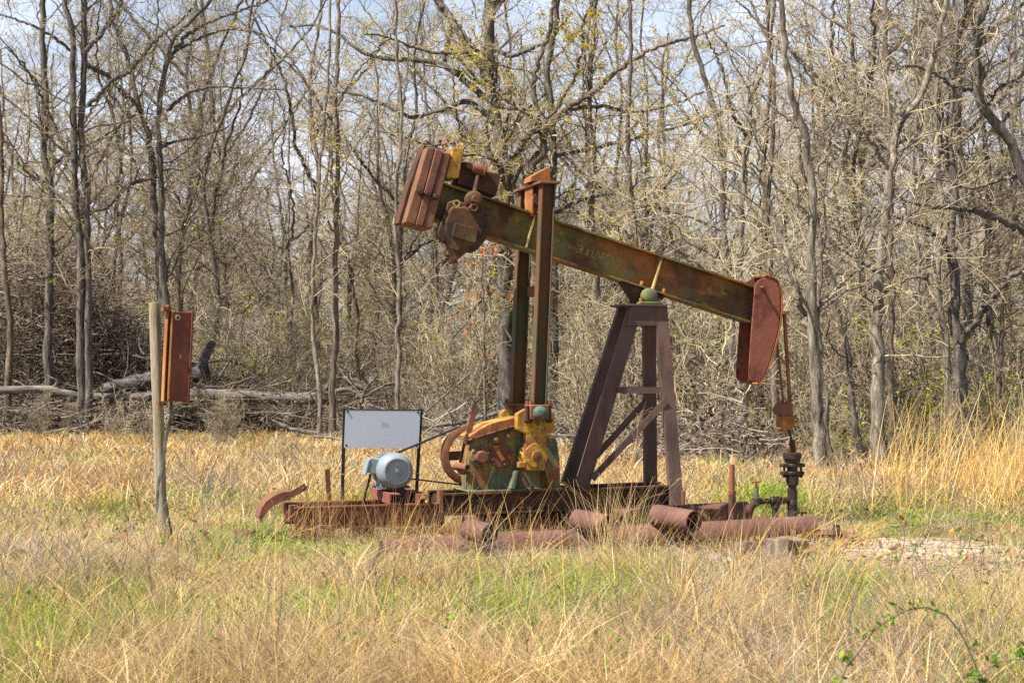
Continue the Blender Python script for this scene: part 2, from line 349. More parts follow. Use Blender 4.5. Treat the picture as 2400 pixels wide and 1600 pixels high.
for s in (-1, 1):
    pts = P2([(1478, 718.5), (1561, 716), (1566, 762), (1466, 763)], -0.128)
    b = MB(); b.prism(pts, s * 0.128 - 0.004, s * 0.128 + 0.004); b.build('gusset', M['samson'], post)
    h0, h1 = P(1449, 914, -0.155), P(1557, 914, -0.185)
    b = MB(); b.section(V(h0.x, s * 0.15, h0.z), V(h1.x, s * 0.178, h1.z), rect(0.008, 0.046)); b.build('brace', M['samson'], post)
    h0, h1 = P(1388, 1122, -0.17), P(1563, 938, -0.21)
    b = MB(); b.section(V(h0.x, s * 0.165, h0.z), V(h1.x, s * 0.2, h1.z), rect(0.008, 0.046)); b.build('brace', M['samson'], post)
b = MB(); q = P(1600, 1166, -0.28); b.box((q.x, -0.28, q.z), (0.012, 0.06, 0.1)); b.build('foot_angle', M['rust_brown'], post)

# ---- walking beam ----------------------------------------------------------
t0, b0, t1, b1 = P(1298, 514, -0.075), P(1298, 605, -0.075), P(1763, 667, -0.075), P(1759, 757, -0.075)
A0, A1 = (t0 + b0) / 2, (t1 + b1) / 2; A0.y = A1.y = 0
AD = (A1 - A0).normalized(); AN = Vector((-AD.z, 0, AD.x)); BLEN = (A1 - A0).length
BH = 0.5 * ((t0 - b0).dot(AN) + (t1 - b1).dot(AN))
AL = -BLEN * 285 / 463.0
def B(a, n, y=0.0): return A0 + AD * a + AN * n + Vector((0, y, 0))
beam = MB()
beam.section(B(AL, 0), B(BLEN + 0.03, 0), isec(BH, 0.15, 0.014, 0.01))
beam = beam.build('walking_beam', M['beam'], pump)
def bx(u, v, y=-0.05):
    q = P(u, v, y) - A0; return q.dot(AD), q.dot(AN)
for u, v in ((1244, 538), (1538, 646)):
    a, n = bx(u, v)
    b = MB()
    for s in (-1, 1): b.section(B(a, -BH / 2 + 0.014, s * 0.0375), B(a, BH / 2 - 0.014, s * 0.0375), rect(0.065, 0.011), up=AD)
    b.build('stiffener', M['stiff'], beam)
# faded lettering on the web
def lettering(text, u0, v0, u1, y, size, m, parent, name='lettering'):
    cu = bpy.data.curves.new('lettering_outline', 'FONT'); cu.body = text; cu.size = 1.0; cu.extrude = 0.0; cu.align_x = 'LEFT'; cu.align_y = 'CENTER'
    ob = bpy.data.objects.new('lettering_outline', cu); COL.objects.link(ob)
    bpy.context.view_layer.update()
    me = bpy.data.meshes.new_from_object(ob.evaluated_get(bpy.context.evaluated_depsgraph_get()))
    bpy.data.objects.remove(ob); bpy.data.curves.remove(cu)
    co = np.empty(len(me.vertices) * 3, np.float32); me.vertices.foreach_get('co', co); co = co.reshape(-1, 3)
    w = co[:, 0].max() - co[:, 0].min()
    a0, n0 = bx(u0, v0, y); a1, _ = bx(u1, v0, y)
    sx = (a1 - a0) / w
    out = np.array([tuple(B(a0 + (x - co[:, 0].min()) * sx, n0 + yy * size, y)) for x, yy, _ in co], np.float32)
    me.vertices.foreach_set('co', out.ravel()); me.update(); me.materials.clear()
    o = link_mesh(name, me, m, parent); return o
LM = mat('worn_lettering', [(0.45, (0.3, 0.28, 0.1)), (0.55, (0.24, 0.2, 0.075)), (0.68, (0.13, 0.075, 0.03))], 30, [((0.1, 0.042, 0.016), 8, 0.55, 0.66)], fine=0.4, stretch=(1.6, 1, 0.35))
lettering('INNER & LINFCHIN', 1322, 573, 1468, -0.0065, 0.085, LM, beam)
# bolts by the saddle
for u, v in ((1501, 672), (1553, 688)):
    b = MB(); a, n = bx(u, v); q = B(a, -BH / 2 + 0.01, -0.06); b.lathe(q, AN, [(0, 0.014), (0.035, 0.014)], 6)
    b.build('saddle_bolt', M['rust_orange'], beam)
# saddle under the beam and the two greenish bearing housings
b = MB(); b.prism(P2([(1458, 661), (1560, 695), (1545, 704), (1490, 706)], -0.05), -0.05, 0.05); b.build('saddle', M['rust_dark'], beam)
for s in (-1, 1):
    q = P(1522, 694, -0.10); b = MB()
    b.lathe(V(q.x, s * 0.145, q.z), (0, -s, 0), [(0, 0.02), (0.004, 0.042), (0.014, 0.054), (0.03, 0.059), (0.075, 0.059), (0.085, 0.05)], 28)
    b.build('bearing_housing', M['lime'], post)
    f = MB(); f.box((q.x, s * 0.105, cz + 0.016), (0.17, 0.09, 0.018)); f.build('bearing_foot', M['lime'], post, bevel=0.004)
    for dx in (-0.068, 0.068): f = MB(); f.lathe(V(q.x + dx, s * 0.11, cz + 0.025), (0, 0, 1), [(0, 0.014), (0.026, 0.014)], 6); f.build('nut', M['rust_orange'], post)

# ---- horse head ------------------------------------------------------------
HH = [(1769, 669), (1777, 657), (1790, 650), (1806, 651), (1820, 661), (1827, 680), (1828, 724), (1825, 759), (1815, 804), (1801, 852), (1789, 882), (1777, 896.5), (1766, 896), (1756, 888), (1754, 876), (1757, 830), (1761, 769)]
hp = P2(HH, -0.115)
head = MB()
head.prism(P2([(1765, 690), (1800, 690), (1800, 740), (1762, 750)], 0), -0.10, 0.10); head = head.build('horse_head', M['rust_dark'], pump)
for s in (-1, 1):
    b = MB(); b.prism(hp, s * 0.115 - 0.006, s * 0.115 + 0.006); b.build('side_plate', M['rust_red'], head, bevel=0.002)
arc = P2([(1794, 647), (1808, 649), (1822, 659), (1830, 680), (1831, 724), (1828, 759), (1818, 804), (1804, 852), (1792, 883), (1779, 899)], -0.12)
b = MB()
vs, fs = [], []
for i, (x, z) in enumerate(arc):
    x0, z0 = arc[max(i - 1, 0)]; x1, z1 = arc[min(i + 1, len(arc) - 1)]
    d = Vector((x1 - x0, 0, z1 - z0)).normalized(); n = Vector((-d.z, 0, d.x)) * 0.011
    vs += [V(x, -0.126, z), V(x, 0.126, z), V(x, 0.126, z) + n, V(x, -0.126, z) + n]
for i in range(len(arc) - 1):
    k = 4 * i
    fs += [(k + j, k + (j + 1) % 4, k + 4 + (j + 1) % 4, k + 4 + j) for j in range(4)]
fs += [(0, 1, 2, 3), (4 * len(arc) - 4, 4 * len(arc) - 1, 4 * len(arc) - 2, 4 * len(arc) - 3)]
b = MB(); b.add(vs, fs); b.build('curved_plate', M['rust_orange'], head)
b = MB(); pts = P2([(1791, 645), (1801, 643), (1815, 647), (1828, 659), (1834, 678), (1829, 680), (1823, 664), (1810, 654), (1793, 650)], -0.1)
b.prism(pts, -0.07, 0.135); b.build('top_cap', M['rust_red'], head)
b = MB(); q = P(1785, 674, -0.12); bolt(b, V(q.x, -0.121, q.z), 0.013, 0.034); b.build('bolt', M['rust_brown'], head)
b = MB(); b.prism(P2([(1764, 676), (1776, 651), (1792, 649), (1786, 660)], 0.1), 0.125, 0.14); b.build('lug', M['rust_orange'], head)

# ---- bridle, carrier bar and rod clamp --------------------------------------
bridle = MB(); q = P(1838, 733, -0.11); bridle.box((q.x, 0, q.z), (0.05, 0.3, 0.022)); bridle = bridle.build('bridle', M['rust_red'], pump)
k0, k1 = P(1838, 735, -0.11), P(1853, 972, -0.05)
b = MB(); b.section(k0, k1, rect(0.022, 0.02), up=(0, 1, 0)); b.build('cable', M['rust_brown'], bridle)
k0, k1 = P(1821, 800, 0.13), P(1836, 950, 0.06)
k00 = k0 + (k0 - k1) * 0.5
b = MB(); b.section(k00, k1, rect(0.013, 0.013), up=(0, 1, 0)); b.build('cable', M['rust_brown'], bridle)
b = MB(); b.prism(P2([(1829, 972), (1826, 958), (1833, 946), (1850, 942), (1857, 946), (1858, 972)], -0.05), -0.065, 0.075); b.build('carrier_bar', M['rust_brown'], bridle, bevel=0.006)
b = MB(); b.prism(P2([(1832, 974), (1863, 973), (1864, 1000), (1855, 1002), (1854, 1006), (1832, 1006)], -0.05), -0.055, 0.055); b.build('rod_clamp', M['rust_orange'], bridle, bevel=0.006)

# ---- counterweights ---------------------------------------------------------
W1 = [[(447, 190), (528, 202), (322, 985), (222, 962)], [(532, 205), (610, 240), (398, 1005), (326, 988)], [(614, 242), (690, 262), (492, 1030), (402, 1006)]]
bl = [(370, 650), (445, 672), (525, 700)]
for i, w in enumerate(W1):
    y0 = -0.165 + (0.012, 0.0, 0.006)[i]
    b = MB(); b.prism(P2(Z1(w), -0.165), y0, 0.14); cw = b.build('counterweight', M['weight'], pump, bevel=0.007)
    q = P(*Z1([bl[i]])[0], y0); b = MB(); bolt(b, V(q.x, y0, q.z), 0.02, 0.026); b.build('bolt', M['rust_dark'], cw)
b = MB(); b.prism(P2(Z1([(705, 197), (822, 210), (762, 512), (632, 508)]), -0.14), -0.14, 0.1); cw = b.build('counterweight', M['yellow'], pump, bevel=0.007)
cw['label'] = 'short yellow counterweight block'
b = MB(); b.prism(P2(Z1([(455, 150), (578, 186), (568, 206), (470, 178), (400, 400), (330, 560), (240, 860), (205, 960), (190, 950), (300, 560), (385, 330)]), -0.15), -0.02, 0.15); b.build('retaining_plate', M['rust_dark'], pump)

# ---- clamp hanging on the beam ----------------------------------------------
CL = [(650, 760), (700, 738), (760, 745), (830, 765), (860, 690), (930, 660), (1000, 700), (1012, 780), (1030, 850), (1108, 868), (1100, 960), (1062, 1060), (1040, 1140), (960, 1240), (900, 1275), (850, 1262), (770, 1330), (728, 1350), (700, 1390), (676, 1382), (668, 1312), (635, 1295), (650, 1240), (650, 1190), (580, 1150), (540, 1070), (570, 980), (610, 900)]
clamp = MB(); clamp.prism(P2(Z1(CL), -0.15), -0.155, -0.085); clamp = clamp.build('beam_clamp', M['clamp'], pump, bevel=0.016)
b = MB(); b.prism(P2(Z1([(690, 800), (830, 800), (900, 850), (1000, 860), (1045, 930), (1010, 1080), (920, 1200), (830, 1215), (740, 1270), (690, 1240), (670, 1160), (620, 1090), (620, 960), (650, 870)]), -0.16), -0.172, -0.14); b.build('cast_rim', M['clamp'], clamp, bevel=0.014)
b = MB(); b.prism(P2(Z1([(720, 970), (960, 1030), (930, 1180), (690, 1110)]), -0.17), -0.186, -0.16); b.build('face_plate', M['clamp'], clamp, bevel=0.004)
b = MB(); q = P(*Z1([(915, 735)])[0], -0.16); b.lathe(V(q.x, -0.15, q.z), (0, -1, 0), [(0, 0.066), (0.03, 0.063), (0.05, 0.05), (0.056, 0.03), (0.09, 0.026)], 20); b.build('boss', M['clamp'], clamp)
b = MB(); q = P(*Z1([(910, 815)])[0], -0.2); b.lathe(V(q.x, -0.165, q.z), (0, -1, 0), [(0, 0.03), (0.07, 0.03), (0.07, 0.02), (0.05, 0.014)], 6); b.build('nut', M['rust_brown'], clamp)
b = MB(); q = P(*Z1([(740, 770)])[0], -0.16); b.lathe(V(q.x, -0.15, q.z), (0, -1, 0), [(0, 0.026), (0.018, 0.026), (0.018, 0.014), (0.004, 0.014)], 18); b.build('ring', M['stiff'], clamp)
b = MB(); b.tube([P(*Z1([(918, 690)])[0], -0.17), P(*Z1([(945, 560)])[0], -0.14), P(*Z1([(965, 450)])[0], -0.10)], [0.02, 0.016, 0.012], 10); b.build('rod', M['rust_dark'], clamp)
b = MB(); b.prism(P2(Z1([(800, 345), (880, 352), (905, 420), (1050, 440), (1190, 472), (1185, 520), (1142, 700), (1000, 650), (740, 562), (762, 512)]), -0.06), -0.06, 0.12); b.build('clamp_block', M['rust_dark'], clamp, bevel=0.006)
b = MB(); b.lathe(P(*Z1([(840, 380)])[0], -0.1), AD, [(0, 0.02), (0.05, 0.022), (0.05, 0.036), (0.1, 0.044), (0.125, 0.042), (0.13, 0.048), (0.145, 0.046)], 20); b.build('pipe_stub', M['rust_brown'], clamp)
for zx, zy in ((605, 1140), (895, 1235), (825, 1035), (1045, 890)):
    b = MB(); q = P(*Z1([(zx, zy)])[0], -0.16); bolt(b, V(q.x, -0.156, q.z), 0.011, 0.012); b.build('bolt', M['oily'], clamp)

# ---- equalizer and pitman arms ----------------------------------------------
aT, aB = P(1283, 432, -0.27), P(1262, 948, -0.27)
eq = MB(); eq.box((aT.x, 0, aT.z + 0.008), (0.15, 0.68, 0.018)); eq = eq.build('equalizer', M['rust_brown'], pump, bevel=0.003)
b = MB(); b.prism(P2([(1240, 427), (1242, 415), (1277, 395), (1285, 396), (1287, 426)], -0.12), -0.16, 0.02); b.build('top_gusset', M['rust_orange'], eq, bevel=0.003)
a, n = bx(1256, 470, 0)
zb = B(a, BH / 2).z
b = MB(); b.box((aT.x - 0.01, 0.01, (aT.z + zb) / 2), (0.10, 0.17, aT.z - zb + 0.05))
for dx in (-0.045, 0.0, 0.045): b.box((aT.x - 0.01 + dx, -0.085, (aT.z + zb) / 2), (0.016, 0.03, aT.z - zb + 0.02))
b.build('bearing_block', M['rust_orange'], eq, bevel=0.006)
b = MB(); b.lathe(V(aT.x - 0.01, 0.12, (aT.z + zb) / 2), (0, -1, 0), [(0, 0.05), (0.25, 0.05)], 20); b.build('bearing_pin', M['rust_dark'], eq)
for s in (-1, 1):
    b = MB(); b.section(V(aB.x, s * 0.27, aB.z), V(aT.x, s * 0.27, aT.z), isec(0.098, 0.085, 0.008, 0.007), up=(1, 0, 0)); arm = b.build('pitman_arm', M['arm'], pump)
    b = MB(); b.box((aB.x, s * 0.27, aB.z - 0.008), (0.17, 0.12, 0.018))
    for dx in (-0.07, 0.07):
        for dy in (-0.042, 0.042): b.lathe(V(aB.x + dx, s * 0.27 + dy, aB.z), (0, 0, 1), [(0, 0.013), (0.028, 0.013)], 6)
    b.build('foot_flange', M['rust_brown'], arm)
qz = P(1228, 685, 0.27).z; xm = aB.x + (aT.x - aB.x) * (qz - aB.z) / (aT.z - aB.z)
b = MB(); b.section(V(xm + 0.03, -0.225, qz), V(xm + 0.03, 0.225, qz), csec(0.075, 0.04, 0.007)); b.build('cross_brace', M['rust_brown'], eq)

# ---- gear reducer -----------------------------------------------------------
GH = ZG([(428, 1160), (418, 1000), (412, 800), (415, 680), (440, 585), (440, 525), (560, 480), (800, 408), (1000, 345), (1180, 310), (1380, 440), (1450, 462), (1502, 560), (1527, 800), (1537, 1125)])
gear = MB(); gear.prism(P2(GH, -0.17), -0.17, 0.06); gear = gear.build('gear_reducer', M['gear'], pump, bevel=0.005)
b = MB(); b.prism(P2(ZG([(412, 480), (440, 458), (640, 335), (800, 290), (1000, 245), (1240, 240), (1250, 300), (1000, 338), (800, 398), (560, 468), (430, 522)]), -0.2), -0.2, 0.07); lid = b.build('lid', M['yellow'], gear, bevel=0.006)
b = MB(); b.prism(P2(ZG([(408, 518), (560, 466), (800, 394), (1002, 336), (1004, 352), (800, 412), (560, 486), (412, 540)]), -0.2), -0.218, 0.085); b.build('lid_flange', M['rust_brown'], gear, bevel=0.002)
for zx, zy in ((470, 508), (610, 464), (760, 418), (900, 378)):
    b = MB(); q = P(*ZG([(zx, zy)])[0], -0.22); bolt(b, V(q.x, -0.218, q.z), 0.008, 0.012); b.build('bolt', M['rust_dark'], gear)
b = MB(); b.prism(P2(ZG([(385, 1150), (1565, 1105), (1565, 1140), (640, 1172), (415, 1196)]), -0.22), -0.225, 0.2); b.build('base_flange', M['gear'], gear, bevel=0.005)
def cap(zx, zy, r, hub, hr, mt, mh, nb=6, boss=0.08):
    q = P(*ZG([(zx, zy)])[0], -0.18); c = V(q.x, -0.17, q.z); r, hr = r / 5.228 * 0.003, hr / 5.228 * 0.003
    b = MB(); b.lathe(c, (0, -1, 0), [(0, r), (0.018, r), (0.022, r * 0.95), (0.022, r * 0.3)], 32); k = b.build('bearing_cap', mt, gear)
    for i in range(nb):
        b = MB(); a = i * 2 * math.pi / nb + 0.4; bolt(b, c + V(math.cos(a) * r * 0.8, -0.022, math.sin(a) * r * 0.8), 0.009, 0.012); b.build('bolt', M['rust_brown'], k)
    if hub:
        b = MB(); b.lathe(c, (0, -1, 0), [(0.0, hr * 1.15), (0.03, hr * 1.1), (0.035, hr), (boss, hr * 0.96), (boss + 0.008, hr * 0.8)], 24); b.build('shaft_cover', mh, k)
cap(552, 730, 128, True, 78, M['gear'], M['rust_brown'], boss=0.075)
cap(800, 718, 146, False, 10, M['rust_brown'], M['rust_brown'], 4)
b = MB(); b.prism(P2(ZG([(700, 600), (770, 590), (855, 770), (800, 790)]), -0.19), -0.198, -0.188); b.build('name_plate', M['rust_orange'], gear)
b = MB(); q = P(*ZG([(735, 522)])[0], -0.18); b.lathe(V(q.x, -0.17, q.z), (0, -1, 0), [(0, 0.028), (0.03, 0.026), (0.035, 0.015), (0.05, 0.014), (0.053, 0.009)], 20); b.build('oil_plug', M['gear'], gear)
b = MB(); q = P(*ZG([(880, 478)])[0], -0.18); b.lathe(V(q.x, -0.17, q.z), (0, -1, 0), [(0, 0.012), (0.06, 0.012)], 8); b.build('pin', M['rust_brown'], gear)
b = MB(); e0 = P(*ZG([(395, 863)])[0], -0.22); b.pipe(e0, e0 + V(-0.055, 0.13, 0.0), 0.024, 0.011, 20); e1 = P(*ZG([(300, 870)])[0], -0.1); b.box((e1.x + 0.01, -0.12, e1.z - 0.02), (0.05, 0.05, 0.05)); b.build('drain_pipe', M['rust_brown'], gear)
b = MB(); b.section(P(*ZG([(410, 450)])[0], -0.12), P(*ZG([(492, 105)])[0], -0.12), rect(0.04, 0.007), up=(0, 1, 0)); b.build('guard_strap', M['rust_brown'], gear)
b = MB(); b.section(P(*ZG([(372, 500)])[0], -0.15), P(*ZG([(305, 800)])[0], -0.1), rect(0.02, 0.007), up=(0, 1, 0)); q = P(*ZG([(385, 520)])[0], -0.16); b.lathe(q + V(0, 0, -0.03), (0, 0, 1), [(0, 0.02), (0.05, 0.02), (0.052, 0.012), (0.07, 0.012)], 8); b.build('guard_bracket', M['rust_dark'], gear)
for zx0, zx1, zx2, zx3 in ((990, 1015, 965, 925), (1345, 1362, 1428, 1400)):
    b = MB(); b.prism(P2(ZG([(zx0, 905), (zx1, 905), (zx2, 1122), (zx3, 1122)]), -0.25), -0.26, -0.17); b.build('pedestal_rib', M['gear'], gear)
b = MB(); q = P(*ZG([(1178, 1085)])[0], -0.2); bolt(b, V(q.x, -0.225, q.z - 0.03), 0.014, 0.03, (0, 0, 1)); b.build('anchor_bolt', M['rust_brown'], gear)
b = MB(); q = P(*ZG([(1180, 720)])[0], -0.18); b.lathe(V(q.x, -0.17, q.z), (0, -1, 0), [(0, 0.098), (0.02, 0.098), (0.024, 0.09), (0.05, 0.07), (0.1, 0.065)], 36); b.build('crank_bearing', M['yellow'], gear)

# ---- cranks -----------------------------------------------------------------
CK = ZG([(1003, 205), (1125, 138), (1142, 182), (1402, 180), (1470, 212), (1465, 438), (1362, 446), (1372, 700), (1352, 800), (1345, 903), (1116, 903), (1116, 446), (1036, 430), (1003, 400)])
cp = P2(CK, -0.31)
crank = MB(); crank.prism(cp, -0.31, -0.235); crank = crank.build('crank', M['yellow'], pump, bevel=0.008)
q = P(*ZG([(1240, 715)])[0], -0.32)
b = MB(); b.lathe(V(q.x, -0.31, q.z), (0, -1, 0), [(0, 0.085), (0.008, 0.085), (0.012, 0.08), (0.012, 0.036), (0.03, 0.034), (0.034, 0.006)], 32); b.build('hub', M['yellow'], crank)
b = MB(); b.lathe(V(q.x, -0.335, q.z), (0, -1, 0), [(0, 0.034), (0.014, 0.033), (0.017, 0.02)], 24); b.build('shaft_end', M['rust_brown'], crank)
b = MB(); b.tube([V(q.x, -0.352, q.z), V(q.x + 0.004, -0.357, q.z - 0.05), V(q.x - 0.004, -0.33, q.z - 0.115)], 0.004, 6); b.build('grease_line', M['black'], crank)
b = MB(); k = P(*ZG([(1065, 830)])[0], -0.3); b.box((k.x, -0.28, k.z), (0.05, 0.06, 0.04)); b.build('clamp_lug', M['rust_orange'], crank, bevel=0.004)
w = P(*ZG([(1272, 195)])[0], -0.34)
b = MB(); b.box((w.x, -0.33, w.z + 0.005), (0.14, 0.06, 0.105)); wb = b.build('wrist_bearing', M['rust_brown'], crank, bevel=0.008)
b = MB(); b.lathe(V(w.x, -0.355, w.z), (0, -1, 0), [(0, 0.05), (0.02, 0.05), (0.04, 0.044), (0.052, 0.032), (0.056, 0.012)], 28); b.build('bearing_cover', M['green'], crank)
for dx in (-0.085, 0.075): b = MB(); b.lathe(V(w.x + dx, -0.335, w.z - 0.07), (0, 0, 1), [(0, 0.014), (0.012, 0.026), (0.03, 0.026), (0.03, 0.016), (0.12, 0.016)], 10); b.build('clamp_bolt', M['rust_dark'], crank)
k = P(*ZG([(1250, 318)])[0], -0.33)
b = MB(); b.lathe(V(k.x, -0.31, k.z), (0, -1, 0), [(0, 0.04), (0.02, 0.04), (0.024, 0.036), (0.024, 0.02), (0.008, 0.018)], 24); b.build('pin_collar', M['yellow'], crank)
# far crank, mostly behind the gear box
fc = MB(); fc.prism(P2(ZG([(795, 195), (880, 130), (940, 85), (1010, 75), (1090, 85), (1118, 130), (1118, 300), (795, 285)]), 0.26), 0.235, 0.31)
fc.prism([(x, z) for x, z in cp[5:13]], 0.235, 0.309); fc = fc.build('crank', M['yellow'], pump, bevel=0.008)
k = P(*ZG([(1022, 158)])[0], 0.24)
b = MB(); b.lathe(V(k.x, 0.235, k.z), (0, -1, 0), [(0, 0.045), (0.012, 0.045), (0.012, 0.034), (0.03, 0.03), (0.03, 0.018), (0.05, 0.016)], 24); b.build('wrist_bearing', M['rust_brown'], fc)

# ---- flywheel, belt and motor -----------------------------------------------
fwc = P(1105, 1066, 0.27); fwc = V(fwc.x, 0.25, fwc.z); RO = 0.222
fw = MB(); fw.lathe(fwc, (0, 1, 0), [(0, RO - 0.05), (0, RO - 0.008), (0.005, RO), (0.02, RO - 0.008), (0.035, RO), (0.05, RO - 0.008), (0.065, RO), (0.07, RO - 0.048), (0, RO - 0.05)], 64, closed=False)
fw.lathe(fwc + V(0, -0.02, 0), (0, 1, 0), [(0, 0.055), (0.11, 0.055)], 24)
fw = fw.build('flywheel', M['rust_brown'], pump)
for i in range(4):
    a = i * math.pi / 2 + 0.03; d = V(math.cos(a), 0, math.sin(a))
    b = MB(); b.section(fwc + V(0, 0.035, 0) + d * 0.05, fwc + V(0, 0.035, 0) + d * (RO - 0.035), rect(0.04, 0.065), up=V(-math.sin(a), 0, math.cos(a))); b.build('spoke', M['rust_brown'], fw, bevel=0.008)
mc = P(931.5, 1104, -0.24)                                       # centre of the fan cover
motor = MB(); motor.lathe(V(mc.x, -0.15, mc.z), (0, 1, 0), [(0, 0.112), (0.01, 0.108), (0.23, 0.108), (0.235, 0.12), (0.265, 0.118), (0.29, 0.06), (0.3, 0.03), (0.38, 0.018)], 40)
for i in range(36):
    a = i * 2 * math.pi / 36; d = V(math.cos(a), 0, math.sin(a)); motor.section(V(mc.x, -0.14, mc.z) + d * 0.112, V(mc.x, 0.075, mc.z) + d * 0.112, rect(0.004, 0.016), up=d)
motor = motor.build('electric_motor', M['motor'], pump)
b = MB(); b.lathe(V(mc.x, -0.24, mc.z), (0, 1, 0), [(0.012, 0.083), (0.0, 0.086), (0.004, 0.094), (0.016, 0.108), (0.035, 0.119), (0.06, 0.1245), (0.11, 0.126), (0.125, 0.126), (0.125, 0.121), (0.06, 0.118), (0.03, 0.1), (0.014, 0.084)], 48, closed=False); fan = b.build('fan_cover', M['motor'], motor)
b = MB(); b.lathe(V(mc.x, -0.2, mc.z), (0, 1, 0), [(0, 0.1), (0.01, 0.1)], 32)
b.build('fan', M['black'], motor)
b = MB()
for k in range(-7, 8):
    o = k * 0.0112; h = math.sqrt(max(0.085 ** 2 - o * o, 0.0001)); c2, s2 = math.cos(0.5), math.sin(0.5)
    for (ex, ez, fx, fz, yy) in ((c2, s2, -s2, c2, -0.235), (-s2, c2, c2, s2, -0.2385)):
        p = V(mc.x + fx * o, yy, mc.z + fz * o); d = V(ex, 0, ez); b.section(p - d * h, p + d * h, rect(0.0042, 0.003), up=(0, 1, 0))
b.lathe(V(mc.x, -0.24, mc.z), (0, 1, 0), [(0, 0.012), (0.004, 0.016)], 16)
b.build('grille', M['motor'], motor)
jc = P(873, 1092, -0.1)
Mj = Matrix.Rotation(R(14), 3, 'Y')
b = MB(); b.box((jc.x + 0.01, -0.04, jc.z), (0.085, 0.13, 0.105), Mj.to_4x4()); jb = b.build('junction_box', M['motor'], motor, bevel=0.006)
b = MB(); b.box((jc.x - 0.036, -0.04, jc.z - 0.009), (0.014, 0.14, 0.115), Mj.to_4x4()); b.build('box_lid', M['motor'], motor, bevel=0.004)
b = MB(); j = P(868, 1110, -0.05); b.tube([j, j + V(-0.004, 0, -0.03), P(858, 1150, -0.02), P(846, 1200, -0.05)], 0.009, 8); b.build('conduit', M['oily'], motor)
fz = P(931, 1146, -0.2).z
for dx in (-0.088, 0.088):
    b = MB(); b.box((mc.x + dx, -0.02, fz + 0.008), (0.06, 0.2, 0.014)); b.box((mc.x + dx * 0.85, -0.02, fz + 0.03), (0.03, 0.18, 0.05)); b.build('foot', M['green'] if dx > 0 else M['motor'], motor)
b = MB(); b.box((mc.x + 0.035, -0.02, fz - 0.05), (0.075, 0.3, 0.1)); b.build('base_block', M['black'], motor)
mp = V(mc.x, 0.25, mc.z)
b = MB(); b.lathe(mp, (0, 1, 0), [(0, 0.02), (0, 0.05), (0.005, 0.058), (0.02, 0.05), (0.035, 0.058), (0.05, 0.05), (0.065, 0.058), (0.07, 0.05), (0.07, 0.02)], 32); b.build('pulley', M['oily'], motor)
belt = MB()
dv = fwc - mp; dv.y = 0; L = dv.length; e = dv.normalized(); pn = V(-e.z, 0, e.x); r1, r2 = 0.055, RO; sb = (r1 - r2) / L; cb = math.sqrt(1 - sb * sb)
for yy in (0.02, 0.05):
    loop = []
    for s in (1, -1):
        nn = pn * (s * cb) + e * sb
        seg = [mp + nn * r1, fwc + nn * r2]
        belt.section(seg[0] + V(0, yy, 0), seg[1] + V(0, yy, 0), rect(0.014, 0.011), up=nn)
belt.build('drive_belt', M['belt'], pump)
# ================================================================== OTHER THINGS
def WL(pts, d, dd=0.0):
    n = max(len(pts) - 1, 1)
    return [W(u, v, d + dd * i / n) for i, (u, v) in enumerate(pts)]

# ---- wooden post with the control box ---------------------------------------
dp = 11.5
c = WL([(362, 709), (366, 830), (371, 966), (374, 1060), (376, 1149), (381, 1215), (389, 1270), (396, 1300)], dp)
post_o = empty('wooden_post', (c[-2].x, dp, 0))
tag(post_o, 'weathered round wooden post with a bent split foot, carrying the rusty box', 'post')
off = Vector((c[-2].x, dp, 0))
b = MB(); b.tube([p - off for p in c], [0.0365, 0.037, 0.0365, 0.036, 0.036, 0.034, 0.03, 0.028], 18); b.build('shaft', M['postwood'], post_o, bevel=0.003)
b = MB(); b.tube([p - off for p in WL([(384, 1160), (391, 1215), (402, 1270), (408, 1292)], dp + 0.015)], [0.012, 0.02, 0.018, 0.012], 10); b.build('splinter', M['bark_dark'], post_o)

bxc = W(417, 836, 11.44); RZ = R(27)
box_o = empty('control_box', bxc, RZ)
tag(box_o, 'tall rusty red metal electrical box fixed on the wooden post', 'electrical box')
hw, hd, hh = 0.066, 0.045, 0.285; lean = Matrix.Rotation(R(2.6), 4, 'Y')
def LB(x, y, z): return lean @ Vector((x, y, z)) + Vector((0.0, 0, 0))
def lbox(cx, cy, cz, dx, dy, dz, name, m, parent, bevel=0.002):
    b = MB(); b.box(LB(cx, cy, cz), (dx, dy, dz), Matrix.Rotation(R(2.6), 3, 'Y').to_4x4()); return b.build(name, m, parent, bevel=bevel)
lbox(0, 0.012, 0, 2 * hw - 0.006, 2 * hd - 0.02, 2 * hh, 'case', M['boxedge'], box_o, 0.003)
door = lbox(0.0, -hd + 0.0, 0.002, 2 * hw, 0.014, 2 * hh - 0.004, 'door', M['boxred'], box_o, 0.004)
lbox(hw + 0.001, -hd + 0.01, 0.006, 0.012, 0.05, 2 * hh + 0.02, 'door_flange', M['boxred'], box_o)
lbox(-hw + 0.004, -hd - 0.008, 0, 0.008, 0.006, 2 * hh - 0.02, 'door_edge', M['boxedge'], box_o, 0.001)
b = MB(); b.lathe(LB(-0.03, -hd - 0.007, 0.248), (0, -1, 0), [(0, 0.02), (0.003, 0.02), (0.004, 0.009)], 20); b.build('grommet', M['stiff'], door)
b = MB(); b.lathe(LB(-0.03, -hd - 0.0115, 0.248), (0, -1, 0), [(0, 0.0085), (0.001, 0.0085)], 16); b.build('hole', M['black'], door)
b = MB(); b.box(LB(0.0, -hd - 0.014, 0.0), (0.008, 0.014, 0.03)); b.box(LB(0.004, -hd - 0.02, -0.006), (0.006, 0.006, 0.022)); b.build('latch', M['rust_brown'], door)
lbox(-hw - 0.016, 0.01, 0.005, 0.008, 0.06, 2 * hh + 0.07, 'mounting_strip', M['boxedge'], box_o)
b = MB()
